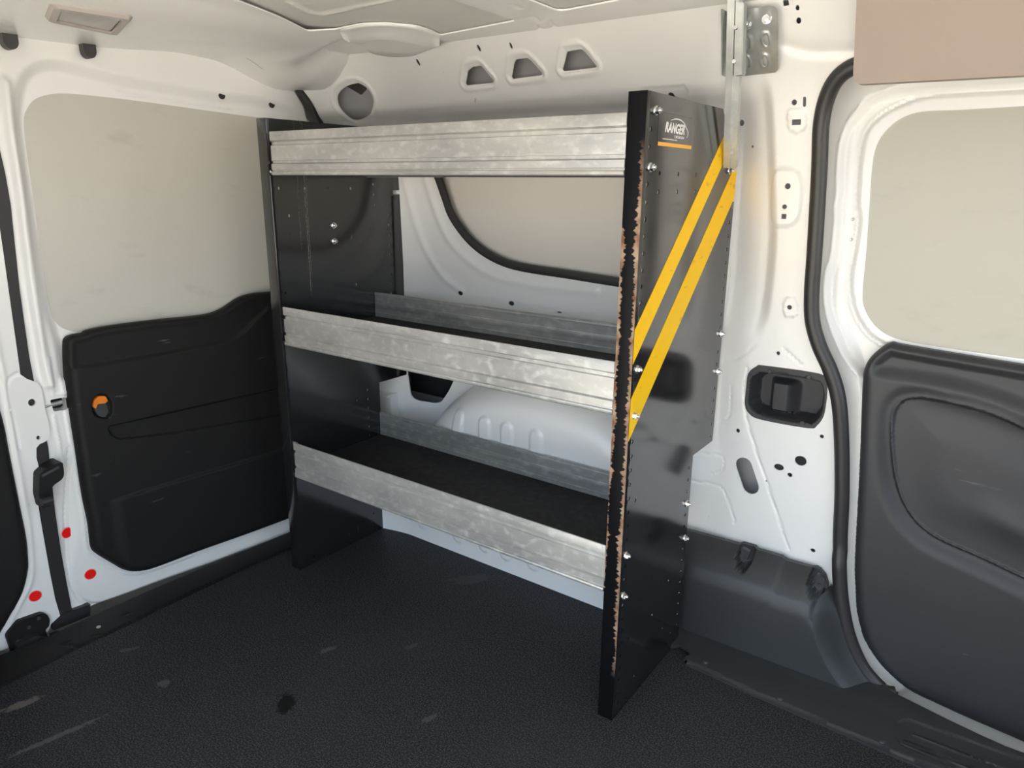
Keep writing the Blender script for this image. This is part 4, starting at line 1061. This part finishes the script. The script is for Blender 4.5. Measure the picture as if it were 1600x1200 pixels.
def strokep(P, wf):
    P = [np.array(p) for p in P]; a, b = [], []
    for i, p in enumerate(P):
        t = P[min(i+1, len(P)-1)]-P[max(i-1, 0)]; t = t/np.linalg.norm(t); n_ = np.array([-t[1], t[0]]); ww = wf(i/(len(P)-1))
        a.append(tuple(p+n_*ww*.5)); b.append(tuple(p-n_*ww*.5))
    return a, b
a, b = strokep(ac, lambda t: float(np.interp(t*7, range(8), wd)))
bm = bmesh.new()
va = [[bm.verts.new((L+.0006+k, u, v)) for u, v in P] for k in (0, .0003) for P in (a, b)]
for i in range(len(a)-1):
    bm.faces.new([va[2][i], va[2][i+1], va[3][i+1], va[3][i]]); bm.faces.new([va[0][i], va[1][i], va[1][i+1], va[0][i+1]])
    bm.faces.new([va[0][i], va[0][i+1], va[2][i+1], va[2][i]]); bm.faces.new([va[1][i], va[3][i], va[3][i+1], va[1][i+1]])
bmobj('logo_arc', bm, M_PRINT, pr, smooth=False)

# shelves: ribbed aluminium lips front and back around a black mat
HB = .0965
prof_f = [(0, 1.0), (-.0006, .985), (-.0006, .80), (.0042, .765), (.0044, .70), (.0005, .685), (.0005, .345), (.0044, .335), (.0044, .285), (-.0010, .255), (-.0010, .13), (.0012, .118), (.0012, .095), (-.0022, .085), (-.0030, .055), (-.0022, .02), (0, 0), (.012, 0), (.012, .012), (.004, .02), (.0042, .985), (.003, 1.0)]
def extr(name, prof, x0, x1, y0, z0, hgt, sgn, parent):
    bm = bmesh.new()
    A = [bm.verts.new((x0, y0+sgn*p, z0+hgt*q)) for p, q in prof]; B = [bm.verts.new((x1, y0+sgn*p, z0+hgt*q)) for p, q in prof]
    n = len(prof)
    for i in range(n): bm.faces.new([A[i], A[(i+1) % n], B[(i+1) % n], B[i]])
    bm.faces.new(A[::-1]); bm.faces.new(B)
    return bmobj(name, bm, M_ALU, parent, smooth=True, sharp=25)
for zb_, D, lab in ((1.0405, .318, 'topmost shelf'), (.633, .322, 'middle shelf'), (.2785, .322, 'lowest shelf')):
    bm = bmesh.new(); box(bm, (.0015, .006, zb_+.001), (L-W-.001, D-.006, zb_+.004)); box(bm, (.0015, .006, zb_+.004), (L-W-.001, D-.006, zb_+.028), 0)
    sh = bmobj('shelf', bm, M_DECK, unit, smooth=False); sh['label'] = lab
    extr('front_lip', prof_f, .0135, L-W-.0005, -.001, zb_, HB, 1, sh)
    extr('rear_lip', [(p*.7 if p < .004 else p, q) for p, q in prof_f], .001, L-W-.0005, D-.0005, zb_, HB, -1, sh)
    # turned end piece of the lip at the left upright
    extr('lip_end', [(p+.009, q*.97) for p, q in prof_f], .0012, .0138, -.001, zb_, HB, 1, sh)
    # inner face ribs of the rear lip
    bm = bmesh.new()
    for q_, h_ in ((.93, .05), (.62, .16), (.40, .03)):
        box(bm, (.002, D-.0062, zb_+HB*(q_-h_/2)), (L-W-.001, D-.0046, zb_+HB*(q_+h_/2)), .0006)
    bmobj('lip_rib', bm, M_ALU, sh)
    bm = bmesh.new(); cyl(bm, (.0075, .000, zb_+.008), (0, -1, 0), .0032, .002, 12); bmobj('rivet', bm, M_ZINC, sh)

# ------------------------------------------------------------------ wall bracket and strut
mb = empty('mounting_bracket', (1.0, .3, 1.25))
tag(mb, 'galvanised wall plate and strut tying the top of the shelving to the pillar', 'bracket')
mo = Vector(mb.location)
pc = [(1148, 18), (1205, 8), (1216, 14), (1216, 108), (1212, 113), (1150, 120)]
ph = [hit(*q, 1, lambda u, v: wall_base(u, v)-.010, .3) for q in pc]
zt, zb2 = max(p[2] for p in ph), min(p[2] for p in ph)
yt = float(T2(np.array([zt]))[0])-.022; yb = float(T2(np.array([zb2]))[0])-.016
ypl = lambda u, v: yb+(yt-yb)*(v-zb2)/(zt-zb2)
pq = [hit(*q, 1, ypl, .3) for q in pc]; P2 = [(p[0], p[2]) for p in pq]
hs = []
for q in ((1168, 67), (1197, 63), (1167, 98), (1195, 96)):
    p = hit(*q, 1, ypl, .3); hs.append(stadium((p[0], p[2]-.0035), (p[0], p[2]+.0035), .0042, 5))
plo = sheet('wall_plate', rounded(P2, .006, 3), hs, lambda u, v: ypl(u, v)-.0025*sum(gau(sd(u, v, h)-.002, .003) for h in hs), 1, M_GALV, mb, coarse=.03, fine=.004, skirt=.003); shift(plo, mo)
fl = [hit(*q, 1, ypl, .3) for q in ((1140, 20), (1140, 121))]
bm = bmesh.new()
a, b = fl
pp = [(a[0], a[1]-.034, a[2]), (a[0], a[1], a[2]), (b[0], b[1], b[2]), (b[0], b[1]-.034, b[2])]
v1 = [bm.verts.new(p) for p in pp]; v2 = [bm.verts.new((p[0]-.003, p[1], p[2])) for p in pp]
bm.faces.new(v1); bm.faces.new(v2[::-1])
for i in range(4): bm.faces.new([v1[i], v2[i], v2[(i+1) % 4], v1[(i+1) % 4]])
shift(bmobj('plate_flange', bm, M_GALV, mb), mo)
pos = [hit(*q, 1, ypl, .3) for q in ((1168, 38), (1199, 30))]
for p in pos: shift(bolt(mb, (p[0], p[1]-.001, p[2]), (0, -1, 0), 1.15), mo)
def channel(name, A, B, wx, wy, tk, parent):
    """U channel along A->B, open to +y"""
    A, B = Vector(A), Vector(B); t = (B-A).normalized(); s = Vector((1, 0, 0)); s = (s-t*s.dot(t)).normalized(); u = t.cross(s).normalized()
    if u.y > 0: u = -u
    pr_ = [(0, -wy), (0, 0), (.002, .0), (wx*.44, 0), (wx*.47, .003), (wx*.55, .003), (wx*.60, 0), (wx, 0), (wx, -wy), (wx-tk, -wy), (wx-tk, -tk), (tk, -tk), (tk, -wy)]
    bm = bmesh.new(); R0 = [bm.verts.new(A+s*x+u*y) for x, y in pr_]; R1 = [bm.verts.new(B+s*x+u*y) for x, y in pr_]; n = len(pr_)
    for i in range(n): bm.faces.new([R0[i], R0[(i+1) % n], R1[(i+1) % n], R1[i]])
    bm.faces.new(R0[::-1]); bm.faces.new(R1)
    return bmobj(name, bm, M_GALV, parent)
A_ = at(1130, 262, 0, L+.003); B_ = at(1136.5, 0, 1, .235); B_ = A_+(B_-A_)*1.03
shift(channel('strut', A_, B_, .0255, .013, .0022, mb), mo)
A2 = at(1153, 112, 1, .270); B2 = at(1158, 2, 1, .222)
bm = bmesh.new()
e1 = at(1146, 118, 1, .268); e2 = at(1160, 116, 1, .268); e3 = at(1161.5, 3, 1, .222); e4 = at(1149, 1, 1, .222)
v1 = [bm.verts.new(tuple(p)) for p in (e1, e2, e3, e4)]; v2 = [bm.verts.new((p[0], p[1]+.020, p[2])) for p in (e1, e2, e3, e4)]
bm.faces.new(v1); bm.faces.new(v2[::-1])
for i in range(4): bm.faces.new([v1[i], v2[i], v2[(i+1) % 4], v1[(i+1) % 4]])
bmesh.ops.bevel(bm, geom=bm.edges[:], offset=.0015, segments=2, affect='EDGES')
shift(bmobj('strut_doubler', bm, M_GALV, mb), mo)
for q in ((1149.5, 43), (1147, 96)):
    p = at(*q, 1, .222+(.268-.222)*(q[1]-2)/114-.002); bm = bmesh.new(); cyl(bm, p, (0, -1, 0), .0045, .002, 16, .0035); shift(bmobj('rivet', bm, M_ZINC, mb), mo)
for q in ((1141, 188), (1139, 236)):
    p = A_+(B_-A_)*((262-q[1])/262*.97); bm = bmesh.new(); cyl(bm, (p[0]+.017, p[1]-.0012, p[2]), (0, -1, 0), .0035, .0008, 14); shift(bmobj('rivet', bm, M_GALV, mb), mo)
